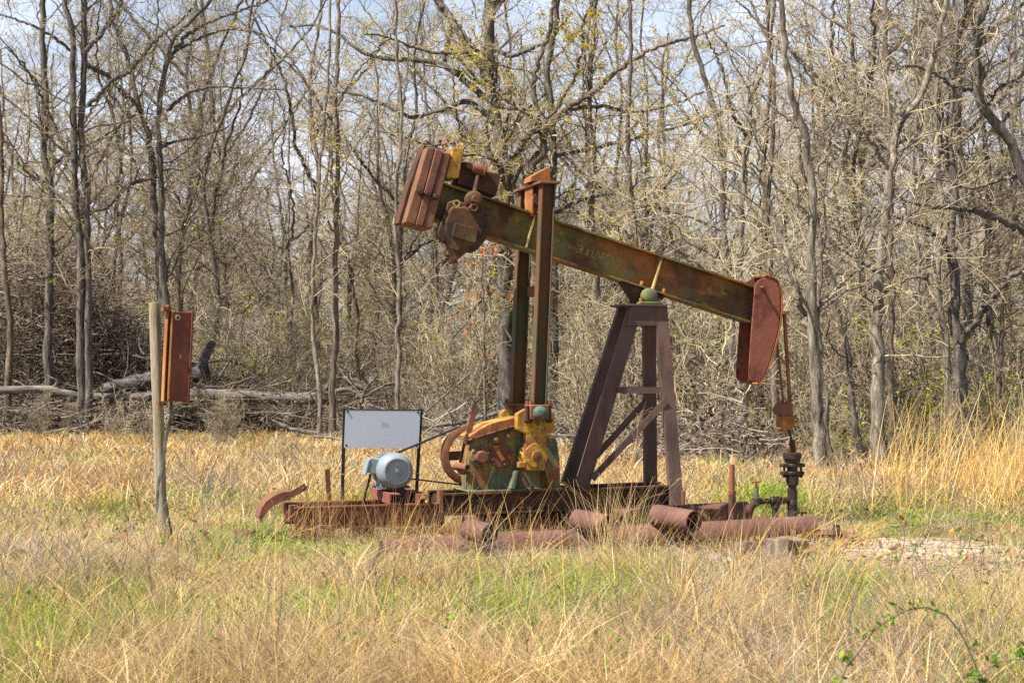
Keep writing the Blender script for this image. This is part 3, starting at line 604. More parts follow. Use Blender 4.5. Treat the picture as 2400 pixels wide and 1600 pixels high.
for z in (0.30, -0.30): b.box(LB(-hw - 0.03, -0.01, z), (0.05, 0.07, 0.03)); b.lathe(LB(-hw - 0.03, -0.045, z), (0, -1, 0), [(0, 0.011), (0.012, 0.011)], 6)
b.build('bracket', M['rust_brown'], box_o)
Mi = (Matrix.Translation(bxc) @ Matrix.Rotation(RZ, 4, 'Z')).inverted()
for i in range(3):
    o = i * 3.2
    pts = WL([(398 + o, 938), (400 + o, 968), (393 + o * 0.8, 1000), (386 + o * 0.8, 1030), (383 + o * 0.7, 1062), (376 + o * 0.6, 1100), (368 + o * 0.6, 1140), (366 + o * 0.5, 1200)], 11.43)
    b = MB(); b.tube([Mi @ p for p in pts], 0.0042, 8); b.build('cable', M['logwood'], box_o)

# ---- lease sign --------------------------------------------------------------
ds = 13.95
tl, tr, bl_, br_ = W(810, 959, ds), W(985.5, 961, ds + 0.12), W(806, 1048.5, ds + 0.03), W(981, 1049.5, ds + 0.15)
so = (tl + tr) / 2; so.z = 0
sign = empty('lease_sign', so)
tag(sign, 'blank white rectangular sign on two thin black posts behind the motor', 'sign')
ex = (tr - tl).normalized(); ez = (tl - bl_).normalized(); ny = ex.cross(ez).normalized()
def SQ(a, bq, out=0.0): return bl_ + (br_ - bl_) * a + (tl - bl_) * bq + ny * out - so
fr = -1 if ny.y > 0 else 1
b = MB()
b.add([SQ(0, 0, 0.003 * fr), SQ(1, 0, 0.003 * fr), SQ(1, 1, 0.003 * fr), SQ(0, 1, 0.003 * fr), SQ(0, 0, 0), SQ(1, 0, 0), SQ(1, 1, 0), SQ(0, 1, 0)], [(0, 1, 2, 3), (7, 6, 5, 4), (0, 4, 5, 1), (1, 5, 6, 2), (2, 6, 7, 3), (3, 7, 4, 0)])
panel = b.build('panel', M['sign'], sign)
b = MB()
for a in (0.03, 0.97):
    for q in (0.06, 0.94): b.lathe(SQ(a, q, 0.003 * fr), ny * fr, [(0, 0.009), (0.005, 0.008)], 12)
b.build('screw', M['black'], panel)
b = MB()
for (x0, x1, y0) in ((0.47, 0.585, 0.68), (0.48, 0.57, 0.635), (0.465, 0.575, 0.60)):
    b.add([SQ(x0, y0, 0.005 * fr), SQ(x1, y0 - 0.01, 0.005 * fr), SQ(x1, y0 + 0.006, 0.005 * fr), SQ(x0, y0 + 0.016, 0.005 * fr)], [(0, 1, 2, 3)])
b.build('faded_print', M['ink'], panel)
b = MB()
for q0, q1 in (((-0.012, 1.0), (1.012, 1.0)),): b.section(SQ(*q0, 0), SQ(*q1, 0), rect(0.008, 0.008), up=ez)
b.build('top_rail', M['black'], sign)
for a, bot in ((-0.012, (801, 1222)), (1.012, (973, 1216))):
    top = SQ(a, 1.03, -0.006 * fr); lo = W(*bot, ds + (0.08 if a < 0 else 0.25)) - so
    b = MB(); b.section(lo, top, csec(0.026, 0.014, 0.003), up=ex); po = b.build('sign_post', M['black'], sign)
    b = MB()
    for t in (0.18, 0.42): b.lathe(lo.lerp(top, t) - ny * (-0.003 * fr), ny * fr, [(0, 0.005), (0.004, 0.005)], 8)
    b.build('bolt', M['sign'], po)

# ---- casing pipes on the ground ----------------------------------------------
def casing(p0, p1, r, label, grp='rusty casing pipes on the ground'):
    mid = (p0 + p1) / 2
    b = MB(); b.pipe(p0 - mid, p1 - mid, r, 0.009, 40); o = b.build('casing_pipe', M['casing'])
    o.location = mid; tag(o, label, 'pipe', grp); return o
casing(W(895, 1298, 11.2), W(1905, 1239, 12.0), 0.090, 'longest rusty pipe, lying along the front under the three crossing pipes')
casing(W(1085, 1226, 12.75), W(1750, 1197, 13.35), 0.070, 'rusty pipe lying behind the skid, its end behind the upright riser')
for (u, v, d, r, ln, ang, lab) in ((1148, 1252, 11.05, 0.067, 0.20, 42, 'short open pipe crossing below the gear box, half hidden by grass'),
                                   (1426, 1231, 11.32, 0.068, 0.29, 41, 'short open pipe crossing below the slanted post legs'),
                                   (1627, 1222, 11.42, 0.072, 0.34, 40, 'short open pipe crossing beside the foot of the post, closest to the wellhead')):
    e = W(u, v, d); dr = Vector((-math.sin(R(ang)), math.cos(R(ang)), 0.0))
    casing(e, e + dr * ln + Vector((0, 0, 0.02)), r, lab)

# ---- riser pipe -----------------------------------------------------------------
q = W(1716, 1225, 12.6)
riser = empty('riser_pipe', (q.x, 12.6, 0)); tag(riser, 'upright rusty stub pipe with a wider lower half between the post and wellhead', 'pipe')
zz = [W(1716, v, 12.6).z for v in (1250, 1152, 1088)]
b = MB(); b.lathe((0, 0, -0.05), (0, 0, 1), [(0, 0.026), (zz[1] + 0.05, 0.026), (zz[1] + 0.054, 0.028), (zz[1] + 0.03, 0.028)][:3], 24); b.build('lower_tube', M['casing'], riser)
b = MB(); b.lathe((0, 0, zz[1] - 0.02), (0, 0, 1), [(0, 0.0265), (0.024, 0.0285), (0.028, 0.0285), (0.029, 0.0185), (zz[2] - zz[1] + 0.02, 0.0185), (zz[2] - zz[1] + 0.02, 0.014), (zz[2] - zz[1] - 0.02, 0.013)], 24); b.build('upper_tube', M['rust_red'], riser)

# ---- wellhead --------------------------------------------------------------------
wq = P(1857, 1100, 0.0); wo = ORG + EX * wq.x; wo.z = 0
well = empty('wellhead', wo, TH); tag(well, 'dark oily wellhead with stuffing box and side valve under the horse head', 'wellhead')
hz = lambda v: P(1857, v, 0).z
def wl(prof_px, name, m, n=24, parent=well):
    pr = [(hz(v), r / 1.0 * 0.00315) for v, r in prof_px]
    b = MB(); b.lathe((0, 0, 0), (0, 0, 1), pr, n); return b.build(name, m, parent)
wl([(1270, 11.5), (1150, 11.5), (1148, 10)], 'tubing', M['oily'])
wl([(1192, 10.8), (1192, 12.2), (1180, 12.2), (1180, 10.8)], 'collar', M['oily'])
wl([(1168, 10.8), (1168, 12.4), (1147, 12.6), (1147, 10.5), (1138, 10.5), (1136, 15), (1114, 16.8), (1112, 15)], 'reducer_body', M['oily'], 8)
sb = wl([(1114, 13), (1085, 12.5), (1084, 18), (1076, 20), (1074, 22), (1062, 22.5), (1060, 19), (1059, 8)], 'stuffing_box', M['oily'])
for vv, hw_ in ((1108, 0.085), (1090, 0.09)):
    b = MB(); b.box((0, 0, hz(vv)), (2 * hw_, 0.07, 0.026)); b.lathe((0, 0, hz(vv) - 0.012), (0, 0, 1), [(0, 0.058), (0.025, 0.058)], 20); b.build('clamp_flange', M['oily'], sb, bevel=0.004)
for s in (-1, 1):
    b = MB(); b.lathe((s * 0.068, -0.005, hz(1119)), (0, 0, 1), [(0, 0.008), (0.01, 0.016), (0.03, 0.016), (0.03, 0.009), (0.085, 0.009), (0.085, 0.016), (0.105, 0.016), (0.11, 0.008)], 8); b.build('clamp_bolt', M['oily'], sb)
wl([(1062, 7), (1058, 8), (1045, 8), (1044, 7.2), (1031, 7.0), (1030, 3.2)], 'rod_coupling', M['rust_dark'])
tp = P(1848, 1005, 0); b = MB(); b.tube([Vector((0, 0, hz(1040))), Vector((tp.x - wq.x, 0, tp.z + 0.02))], 0.0095, 10); b.build('polished_rod', M['oily'], well)
# side outlet
def wp(u, v, y=0.0):
    p = P(u, v, y); return Vector((p.x - wq.x, y, p.z))
b = MB(); b.lathe(wp(1857, 1172), (-1, 0, 0), [(0, 0.024), (0.09, 0.027), (0.1, 0.034), (0.17, 0.034), (0.178, 0.026)], 20)
b.lathe(wp(1817, 1172), (0, 0, -1), [(0, 0.03), (0.03, 0.034), (0.055, 0.034), (0.056, 0.026), (0.34, 0.026)], 20); b.build('tee', M['oily'], well)
b = MB(); b.tube([wp(1802, 1173), wp(1785, 1175), wp(1772, 1178), wp(1763, 1184), wp(1758, 1196), wp(1756, 1215), wp(1755, 1262)], [0.02, 0.02, 0.023, 0.026, 0.024, 0.02, 0.02], 16); b.build('elbow_pipe', M['rust_dark'], well)
vq = wp(1773, 1176)
b = MB(); b.lathe(vq, (0, 0, 1), [(-0.03, 0.018), (-0.02, 0.028), (0.01, 0.03), (0.022, 0.036), (0.034, 0.036), (0.036, 0.022), (0.06, 0.018), (0.11, 0.014), (0.115, 0.008), (0.15, 0.007)], 16); valve = b.build('valve', M['valve'], well)
hq = wp(1772, 1128); b = MB(); ring = [hq + Vector((math.cos(a) * 0.034, math.sin(a) * 0.034, 0)) for a in np.linspace(0, 2 * math.pi, 21)]
b.tube(ring, 0.0055, 8, caps=False)
for a in (0.3, 1.87): b.tube([hq + Vector((math.cos(a), math.sin(a), 0)) * 0.034, hq - Vector((math.cos(a), math.sin(a), 0)) * 0.034], 0.005, 6)
b.tube([hq + Vector((0, 0, 0.008)), hq + Vector((0, 0, -0.05))], 0.006, 8); b.build('handwheel', M['rust_orange'], valve)
b = MB(); g = wp(1880, 1201, 0.05); b.box(g, (0.075, 0.014, 0.012)); b.tube([g, g + Vector((0, 0, -0.12))], 0.007, 8); b.build('lever_valve', M['valve'], well)

# ---- flow line with union --------------------------------------------------------
pts = WL([(1880, 1247), (1912, 1249), (1945, 1250), (1975, 1252), (2000, 1257), (2010, 1264), (2014, 1276), (2015, 1302)], 11.95, -0.1)
o0 = pts[3].copy(); o0.z = 0
fl = empty('flow_line', o0); tag(fl, 'thin rusty pipe with a union and elbow beyond the end of the longest pipe', 'pipe')
b = MB(); b.tube([p - o0 for p in pts], [0.026, 0.026, 0.026, 0.027, 0.03, 0.031, 0.028, 0.026], 18); b.build('tube', M['casing'], fl)
b = MB(); u0 = pts[2] - o0; b.lathe(u0 + Vector((0.02, 0, 0)), (1, 0, 0), [(0, 0.03), (0.0, 0.045), (0.03, 0.05), (0.05, 0.045), (0.05, 0.032)], 8); b.box(u0 + Vector((0.045, 0, 0.045)), (0.04, 0.03, 0.03)); b.build('union', M['rust_dark'], fl, bevel=0.003)

# ---- wooden blocks, stones, scraps ------------------------------------------------
def block(u, v, d, dims, rz, name, lab, cat, m, seed):
    q = W(u, v, d); rnd = random.Random(seed)
    b = MB(); n = 6; vs, fs = [], []
    hx, hy, hz_ = dims[0] / 2, dims[1] / 2, dims[2]
    ring = [(-hx, -hy), (-hx * 0.3, -hy), (hx * 0.3, -hy), (hx, -hy), (hx, -hy * 0.2), (hx, hy), (0, hy), (-hx, hy), (-hx, hy * 0.2)]
    for k in range(n + 1):
        for x, y in ring: vs.append((x * (1 + rnd.uniform(-.06, .06)), y * (1 + rnd.uniform(-.06, .06)), -0.05 + (hz_ + 0.05) * k / n + (rnd.uniform(-.012, .012) if k == n else 0)))
    m_ = len(ring)
    fs = [(k * m_ + i, k * m_ + (i + 1) % m_, (k + 1) * m_ + (i + 1) % m_, (k + 1) * m_ + i) for k in range(n) for i in range(m_)] + [tuple(range(n * m_, (n + 1) * m_))]
    b.add(vs, fs); o = b.build(name, m, None, bevel=0.006); o.location = (q.x, d, 0); o.rotation_euler = (0, 0, R(rz)); tag(o, lab, cat); return o
block(1846, 1300, 10.95, (0.2, 0.18, 0.14), 38, 'timber_block', 'large weathered timber block standing before the end of the longest pipe', 'wood block', M['oldwood'], 3)
block(1752, 1300, 11.15, (0.12, 0.15, 0.10), 12, 'timber_block', 'smaller brown timber block wedged beneath the longest pipe', 'wood block', M['oldwood'], 4)
def stone(u, v, d, r, lab, seed, m='stone', name='stone', flat=0.6):
    q = W(u, v, d); rnd = np.random.default_rng(seed); b = MB()
    ph = rnd.uniform(0, 6, 6); prof = []
    nu, nv = 14, 8; vs = []; fs = []
    for j in range(nv + 1):
        t = math.pi * j / nv
        for i in range(nu):
            a = 2 * math.pi * i / nu; k = r * (1 + 0.22 * math.sin(2 * a + ph[0]) * math.sin(t) + 0.15 * math.sin(3 * a + ph[1] + 2 * t) + 0.1 * math.sin(5 * t + ph[2] + a))
            vs.append((k * math.sin(t) * math.cos(a), k * math.sin(t) * math.sin(a) * 0.8, k * math.cos(t) * flat))
    fs = [(j * nu + i, j * nu + (i + 1) % nu, (j + 1) * nu + (i + 1) % nu, (j + 1) * nu + i) for j in range(nv) for i in range(nu)]
    b.add(vs, fs); o = b.build(name, M[m]); o.location = (q.x, d, r * flat * 0.35); tag(o, lab, 'stone'); return o
stone(1672, 1318, 10.9, 0.06, 'brown stone in the grass below the open pipe closest to the wellhead', 2)
stone(1708, 1326, 10.75, 0.055, 'pale brown stone beside the smaller timber block', 5)
s_ = stone(1951, 1372, 9.6, 0.035, 'small whitish stone poking up among the tall golden grass', 8, 'logwood', flat=1.2)
# rusty belt guard in the grass by the skid's end
gq = ORG.copy()
guard = empty('belt_guard', ORG + EX * P(660, 1200, -0.1).x, TH); gx = P(660, 1200, -0.1).x
tag(guard, 'curved rusty belt guard strap lying in the grass at the skid end', 'belt guard')
outer = [(607, 1214), (613, 1192), (624, 1176), (643, 1162), (664, 1154), (682, 1152)]; inner = [(681, 1170), (664, 1174), (645, 1183), (630, 1194), (618, 1210), (612, 1224)]
p2 = [(x - gx, z) for x, z in P2(outer + inner, -0.12)]
b = MB(); b.prism(p2, -0.12, -0.112); strap = b.build('side_plate', M['rust_brown'], guard)
po = [(x - gx, z) for x, z in P2(outer, -0.12)]; b = MB()
b.add([(x, y, z + 0.003) for x, z in po for y in (-0.12, 0.1)] + [(x * 1.0 + 0.004, y, z - 0.003) for x, z in po for y in (-0.12, 0.1)],
      [(2 * i, 2 * i + 1, 2 * i + 3, 2 * i + 2) for i in range(len(po) - 1)] + [(12 + 2 * i, 12 + 2 * i + 2, 12 + 2 * i + 3, 12 + 2 * i + 1) for i in range(len(po) - 1)])
b.build('top_strip', M['rust_brown'], guard)
f0, f1 = P(680, 1160, -0.12), P(717, 1138, -0.12)
b = MB(); b.section(V(f0.x - gx, -0.125, f0.z), V(f1.x - gx, -0.125, f1.z), rect(0.008, 0.045)); bar = b.build('fixing_bar', M['rust_brown'], guard)
h = f0.lerp(f1, 0.8); b = MB(); b.lathe(V(h.x - gx, -0.1295, h.z), (0, -1, 0), [(0, 0.008), (0.0012, 0.008)], 14); b.build('hole', M['stiff'], bar)
# bent sheet scrap and plank
q0, q1, q2 = W(541, 1239, 12.0), W(596, 1241, 12.1), W(570, 1264, 11.95)
o0 = Vector((q2.x, 12.0, 0)); b = MB(); bk = Vector((0.01, 0.16, -0.03)); tv = Vector((0, 0.004, 0))
vs = [p - o0 for p in (q0, q1, q2, q0 + bk, q1 + bk)]; vs += [p + Vector((0, 0.003, -0.004)) for p in vs]
b.add(vs, [(0, 2, 1), (0, 1, 4, 3), (5, 6, 7), (8, 9, 6, 5), (0, 5, 7, 2), (2, 7, 6, 1), (1, 6, 9, 4), (3, 8, 5, 0)]); o = b.build('sheet_scrap', M['rust_brown']); o.location = o0
tag(o, 'bent scrap of rusty sheet metal in grass between post and belt guard', 'scrap metal')
q = W(612, 1288, 11.6); b = MB(); b.box((0, 0, 0.03), (0.24, 0.09, 0.035), Matrix.Rotation(R(-3), 4, 'Y')); o = b.build('plank', M['oldwood'], None, bevel=0.004); o.location = (q.x, 11.6, 0); o.rotation_euler = (0, 0, R(8))
tag(o, 'short grey plank half sunk in green grass near the belt guard', 'plank')
# ================================================================== TREES
def unit(a): return a / (np.linalg.norm(a, axis=-1, keepdims=True) + 1e-9)

def resample(pts, Mn, rng, wob=0.0):
    p = np.array([tuple(q) for q in pts], float)
    ext = np.vstack([2 * p[0] - p[1], p, 2 * p[-1] - p[-2]]); out = []
    for i in range(1, len(ext) - 2):
        a, b, c, d = ext[i - 1:i + 3]
        for t in np.linspace(0, 1, 8, endpoint=False):
            out.append(0.5 * (2 * b + (c - a) * t + (2 * a - 5 * b + 4 * c - d) * t * t + (3 * b - a - 3 * c + d) * t ** 3))
    out.append(ext[-2]); out = np.array(out)
    s = np.concatenate([[0], np.cumsum(np.linalg.norm(np.diff(out, axis=0), axis=1))]); L = s[-1]
    t = np.linspace(0, L, Mn); q = np.stack([np.interp(t, s, out[:, k]) for k in range(3)], 1)
    if wob and L > 2.5:
        tt = np.linspace(0, 1, Mn); env = np.minimum(tt * 4, 1) * np.minimum((1 - tt) * 4 + 0.4, 1)
        for kf in (3.1, 5.7, 9.3):
            for ax in (0, 1): q[:, ax] += env * 0.026 / kf * L * 0.16 * np.sin(kf * 6.28 * tt + rng.uniform(0, 6.28))
    if wob:
        q[1:-1] += rng.normal(0, wob, (Mn - 2, 3)) * np.array([1, 1, 0.4])
    return q, L

def spawn(rng, Pn, Rn, Ln, npm, t0, t1, ang, lfac, lrange, steps, wig, up, rmin, rfac, flat=0.0, nmin=0):
    """Children on every parent polyline. npm children per metre, lengths lfac*parent length clipped to lrange."""
    Np, Mp, _ = Pn.shape
    cnt = np.maximum(rng.poisson(npm * Ln * (t1 - t0)), nmin); idx = np.repeat(np.arange(Np), cnt); n = len(idx)
    if n == 0: return np.zeros((0, steps + 1, 3)), np.zeros((0, steps + 1)), np.zeros(0)
    t = rng.uniform(t0, t1, n); k = t * (Mp - 1); i = np.minimum(k.astype(int), Mp - 2); f = (k - i)[:, None]
    p = Pn[idx, i] * (1 - f) + Pn[idx, i + 1] * f; tan = unit(Pn[idx, i + 1] - Pn[idx, i]); r = Rn[idx, i] * (1 - f[:, 0]) + Rn[idx, i + 1] * f[:, 0]
    rv = unit(rng.normal(0, 1, (n, 3)) * np.array([1, 1, 1 - flat])); side = unit(np.cross(tan, rv))
    a = np.radians(rng.normal(ang[0], ang[1], n))[:, None]
    d = unit(np.cos(a) * tan + np.sin(a) * side + np.array([0, 0, up]))
    ln = np.clip(lfac * Ln[idx] * (1 - 0.55 * t) * rng.uniform(0.55, 1.25, n), lrange[0], lrange[1])
    st = (ln / steps)[:, None]; out = np.empty((n, steps + 1, 3)); out[:, 0] = p
    for s in range(steps):
        out[:, s + 1] = out[:, s] + d * st
        d = unit(d + rng.normal(0, wig, (n, 3)) + np.array([0, 0, up * 0.35]))
    r0 = np.clip(r * rfac * rng.uniform(0.6, 1.0, n), rmin, None); tt = np.linspace(0, 1, steps + 1)[None]
    rr = r0[:, None] * (1 - 0.65 * tt); rr = np.maximum(rr, rmin * 0.55)
    return out, rr, ln

def leaf_cards(rng, pts, size, cols, spread):
    """Small folded leaves scattered round the given points."""
    n = len(pts); c = pts + rng.normal(0, spread, (n, 3)); a = unit(rng.normal(0, 1, (n, 3))); b = unit(np.cross(a, rng.normal(0, 1, (n, 3))))
    s = (size * rng.uniform(0.5, 1.3, n))[:, None]
    Vv = np.stack([c - a * s, c + b * s * 0.45, c + a * s, c - b * s * 0.45], 1).reshape(-1, 3)
    Q = np.arange(n * 4).reshape(n, 4); cc = np.repeat(cols[rng.integers(0, len(cols), n)] * rng.uniform(0.75, 1.25, (n, 1)), 4, 0)
    return Vv, Q, cc

BUD = np.array([[0.42, 0.34, 0.04], [0.48, 0.38, 0.06], [0.34, 0.34, 0.06], [0.4, 0.28, 0.04]])
GRN = np.array([[0.26, 0.34, 0.03], [0.36, 0.42, 0.05], [0.42, 0.42, 0.08]])
ORA = np.array([[0.4, 0.15, 0.05], [0.3, 0.12, 0.05], [0.22, 0.1, 0.05]])
BRN = np.array([[0.12, 0.08, 0.055], [0.18, 0.125, 0.085], [0.07, 0.052, 0.04], [0.25, 0.185, 0.13]])

CFG = dict(n1=1.6, n2=3.2, n3=5.4, n4=8.0, L1=0.40, L1r=(0.8, 3.2), up1=0.14, ang1=(62, 14), wig=0.27, t0=0.25)

def make_tree(name, stems, seed, mats=('bark_grey', 'twig'), buds=None, nbuds=0, bsize=0.03, extra=None, minr=0.0036, **kw):
    """stems: list of (world points, start radius, end radius, is_main). Returns the root Empty with trunk, crown (and buds) meshes."""
    c = dict(CFG); c.update(kw); rng = np.random.default_rng(seed)
    base = Vector(stems[0][0][0]); bp = np.array(tuple(base))
    PS, RS, LS, T0 = [], [], [], []
    Mn = 48
    for pts, r0, r1, main in stems:
        q, L = resample([Vector(p) - base for p in pts], Mn, rng, 0.012 if main else 0.02)
        t = np.linspace(0, 1, Mn); PS.append(q); rr = r0 + (r1 - r0) * t ** 0.9
        if main: rr = rr * (1 + 0.35 * np.exp(-t * 18))
        rr *= 1 + rng.normal(0, 0.03, Mn)
        RS.append(rr); LS.append(L); T0.append(c['t0'] if main else 0.12)
    PS, RS, LS, T0 = np.array(PS), np.array(RS), np.array(LS), np.array(T0)
    Vk, Qk = tubes(PS, RS, 12); cen = np.repeat(PS.reshape(-1, 3), 12, 0); Vk = cen + (Vk - cen) * (1 + rng.normal(0, 0.055, (len(Vk), 1)))
    thick = [(Vk, Qk)]
    sp_, sr_, _ = spawn(rng, PS, RS, LS, 0.7, 0.1, 0.8, (75, 15), 0.0, (0.07, 0.3), 3, 0.15, 0.0, 0.008, 0.3); thick.append(tubes(sp_, np.maximum(sr_, 0.006), 5)) if len(sp_) else None
    l1 = []
    for grp in set(T0.tolist()):
        k = T0 == grp
        l1.append(spawn(rng, PS[k], RS[k], LS[k], c['n1'], grp, 0.99, c['ang1'], c['L1'], c['L1r'], 10, c['wig'], c['up1'], 0.008, 0.36))
    P1, R1, L1 = [np.concatenate([x[i] for x in l1]) for i in range(3)]
    thick.append(tubes(P1, R1, 6))
    P2_, R2, L2 = spawn(rng, P1, R1, L1, c['n2'], 0.12, 1.0, (52, 14), 0.5, (0.35, 1.6), 6, 0.24, 0.15, 0.0062, 0.55)
    Ps, Rs, Ls = spawn(rng, PS, RS, LS, c['n2'] * 0.6, 0.2, 1.0, (60, 15), 0.25, (0.3, 1.1), 6, 0.24, 0.15, 0.0062, 0.3)
    P2_, R2, L2 = np.concatenate([P2_, Ps]), np.concatenate([R2, Rs]), np.concatenate([L2, Ls])
    P3, R3, L3 = spawn(rng, P2_, R2, L2, c['n3'], 0.1, 1.0, (50, 14), 0.55, (0.18, 0.8), 4, 0.26, 0.12, 0.0046, 0.62)
    P4, R4, L4 = spawn(rng, P3, R3, L3, c['n4'], 0.1, 1.0, (48, 14), 0.6, (0.1, 0.38), 2, 0.28, 0.1, minr, 0.7)
    root = empty(name, base)
    Vt, Qt = joinvq(thick); np_mesh('trunk', Vt, Qt, M[mats[0]], root)
    tw = [tubes(P2_, R2, 4), tubes(P3, R3, 3)]
    if len(P4): tw.append(tubes(P4, R4, 3))
    Vt, Qt = joinvq(tw); np_mesh('crown', Vt, Qt, M[mats[1]], root)
    if buds is not None and nbuds:
        tips = P3[:, -1]
        if len(tips):
            ci = rng.choice(len(tips), max(nbuds // 6, 1)); pts = np.repeat(tips[ci], 6, 0)
            Vb, Qb, cb = leaf_cards(rng, pts, bsize, buds, bsize * 1.6); np_mesh('foliage', Vb, Qb, M['leaf'], root, cols=cb, smooth=False)
    return root

NT = [0]
def hero(label, d, stems, seed, group=None, thick=1.0, name='bare_tree', **kw):
    rng = random.Random(seed); out = []
    for i, (px, r0, r1) in enumerate(stems):
        main = i == 0 or px[0][1] > 960
        n = len(px); dd = rng.uniform(-1, 1) * (0.12 if main else 0.45) * (n - 1) * 0.5
        pts = [W(u, v, d + dd * (k / max(n - 1, 1)) + (0 if main else rng.uniform(-0.1, 0.1))) for k, (u, v) in enumerate(px)]
        if main: pts[0].z = -0.1
        out.append((pts, r0 * d / F * thick, r1 * d / F * thick, main))
    o = make_tree(name, out, seed, **kw)
    tag(o, label, 'tree', group); NT[0] += 1
    return o

hero('dark tree with one crooked kinked stem, first from the frame edge behind the brush heap', 34, [
    ([(116, 1000), (115, 740), (117, 540), (119, 448), (112, 395), (103, 370), (106, 275), (102, 172), (100, 0), (96, -260)], 11, 6),
    ([(119, 400), (148, 368), (193, 344), (241, 320), (293, 286), (330, 250)], 4, 2),
    ([(118, 440), (60, 400), (10, 330), (-40, 320)], 4, 2)], 11, mats=('bark_dark', 'twig_dark'), buds=GRN, nbuds=300)
hero('pair of tall straight dark stems side by side, rising from the brush heap', 33, [
    ([(192, 1000), (188, 700), (186, 600), (181, 540), (179, 448), (173, 310), (169, 207), (169, 86), (155, 0), (150, -260)], 10, 6),
    ([(206, 1000), (208, 700), (203, 540), (196, 413), (193, 275), (197, 138), (193, 0), (190, -260)], 10, 6),
    ([(207, 248), (265, 188), (310, 162), (362, 96), (413, 58), (450, 20)], 6, 3),
    ([(203, 120), (241, 76), (262, 45), (286, 0), (300, -70)], 6, 4),
    ([(198, 150), (248, 176), (286, 213), (320, 248), (344, 300)], 6, 5),
    ([(168, 120), (107, 76), (34, 45), (-20, 30)], 4, 2),
    ([(176, 380), (130, 300), (60, 160), (10, 110)], 5, 2)], 12, mats=('bark_dark', 'twig_dark'), buds=GRN, nbuds=300)
hero('dark forked tree with a wide V of sweeping limbs, above the control box', 33.5, [
    ([(396, 1000), (393, 722), (382, 660), (376, 540), (379, 413), (372, 310), (379, 207), (389, 138), (413, 86), (482, 17), (540, -60)], 11, 4),
    ([(382, 720), (374, 660), (366, 540), (358, 379), (344, 310), (320, 224), (300, 138), (268, 60), (250, -60)], 9, 4),
    ([(388, 150), (415, 112), (450, 75), (520, 40), (600, 12), (650, -5)], 5, 2),
    ([(390, 260), (444, 217), (510, 203), (585, 207), (672, 210)], 4.5, 1.5),
    ([(374, 413), (310, 430), (275, 461), (248, 489), (193, 496)], 5, 3),
    ([(376, 345), (420, 330), (470, 320), (530, 300)], 4, 2),
    ([(395, 130), (470, 90), (540, 70), (620, 80)], 4, 1.5)], 13, mats=('bark_dark', 'twig_dark'), buds=GRN, nbuds=350)
hero('thin grey tree leaning outward, between the V-forked tree and the two slim poles', 35, [
    ([(415, 1000), (418, 720), (424, 540), (430, 516), (475, 396), (517, 293), (551, 189), (568, 148), (585, 60), (605, -80)], 6, 3)], 14, mats=('bark_brown', 'twig_dark'), n1=1.0)
hero('slim pale tree with a slight bow, just above the white sign', 31, [
    ([(746, 1010), (750, 930), (740, 850), (733, 745), (740, 540), (752, 361), (766, 240), (770, 100), (775, -120)], 5.5, 3)], 15, mats=('bark_grey', 'twig'), n1=1.2, buds=BUD, nbuds=250)
hero('slim straight dark tree, companion of the bowed one above the white sign', 31.5, [
    ([(780, 1010), (781, 880), (785, 780), (788, 540), (790, 400), (788, 240), (792, 100), (795, -140)], 8, 4),
    ([(789, 300), (740, 230), (690, 150), (640, 90), (600, 30)], 3, 1.5),
    ([(789, 250), (830, 180), (880, 120), (930, 70)], 3, 1.5)], 16, mats=('bark_brown', 'twig'), n1=1.4, buds=BUD, nbuds=250)
hero('big oak with budding spreading limbs, directly behind the raised counterweights', 34, [
    ([(1190, 1010), (1186, 900), (1185, 700), (1182, 413), (1175, 345), (1155, 241), (1148, 190), (1144, 103), (1146, 0), (1152, -260)], 17, 7),
    ([(1150, 240), (1141, 231), (1041, 155), (972, 141), (869, 131), (800, 86), (740, 60), (680, 62)], 7, 2),
    ([(1147, 185), (1134, 165), (1100, 110), (1062, 52), (1027, 0), (1000, -70)], 9, 6),
    ([(1160, 285), (1124, 255), (1093, 238), (1041, 255), (972, 275), (920, 255), (834, 220), (760, 215)], 6, 2),
    ([(1058, 60), (1048, 110), (1040, 150), (1045, 30), (1075, -20)][:3], 4, 3),
    ([(1146, 100), (1190, 130), (1230, 120), (1290, 90), (1340, 30)], 5, 2),
    ([(1145, 40), (1160, 20), (1180, -30)], 6, 4),
    ([(1120, 120), (1050, 125), (980, 115), (900, 85), (850, 80)], 4, 1.5),
    ([(1176, 360), (1100, 330), (1020, 340), (940, 320), (860, 300)], 4, 1.5)], 17, mats=('bark_dark', 'twig'), buds=BUD, nbuds=4200, bsize=0.03, n1=1.6, up1=0.1, thick=1.3)
hero('dark straight tree rising straight behind the pitman arms', 33.6, [
    ([(1300, 1010), (1299, 900), (1298, 700), (1296, 480), (1297, 365), (1296, 345), (1292, 241), (1282, 172), (1296, 103), (1310, 0), (1322, -220)], 11, 6),
    ([(1300, 380), (1310, 365), (1385, 348), (1489, 324), (1600, 293), (1720, 250)], 6, 2),
    ([(1298, 505), (1310, 496), (1385, 461), (1471, 461), (1540, 489), (1600, 503), (1690, 540)], 5, 2)], 18, mats=('bark_dark', 'twig'), buds=BUD, nbuds=1500, bsize=0.03, up1=0.12)
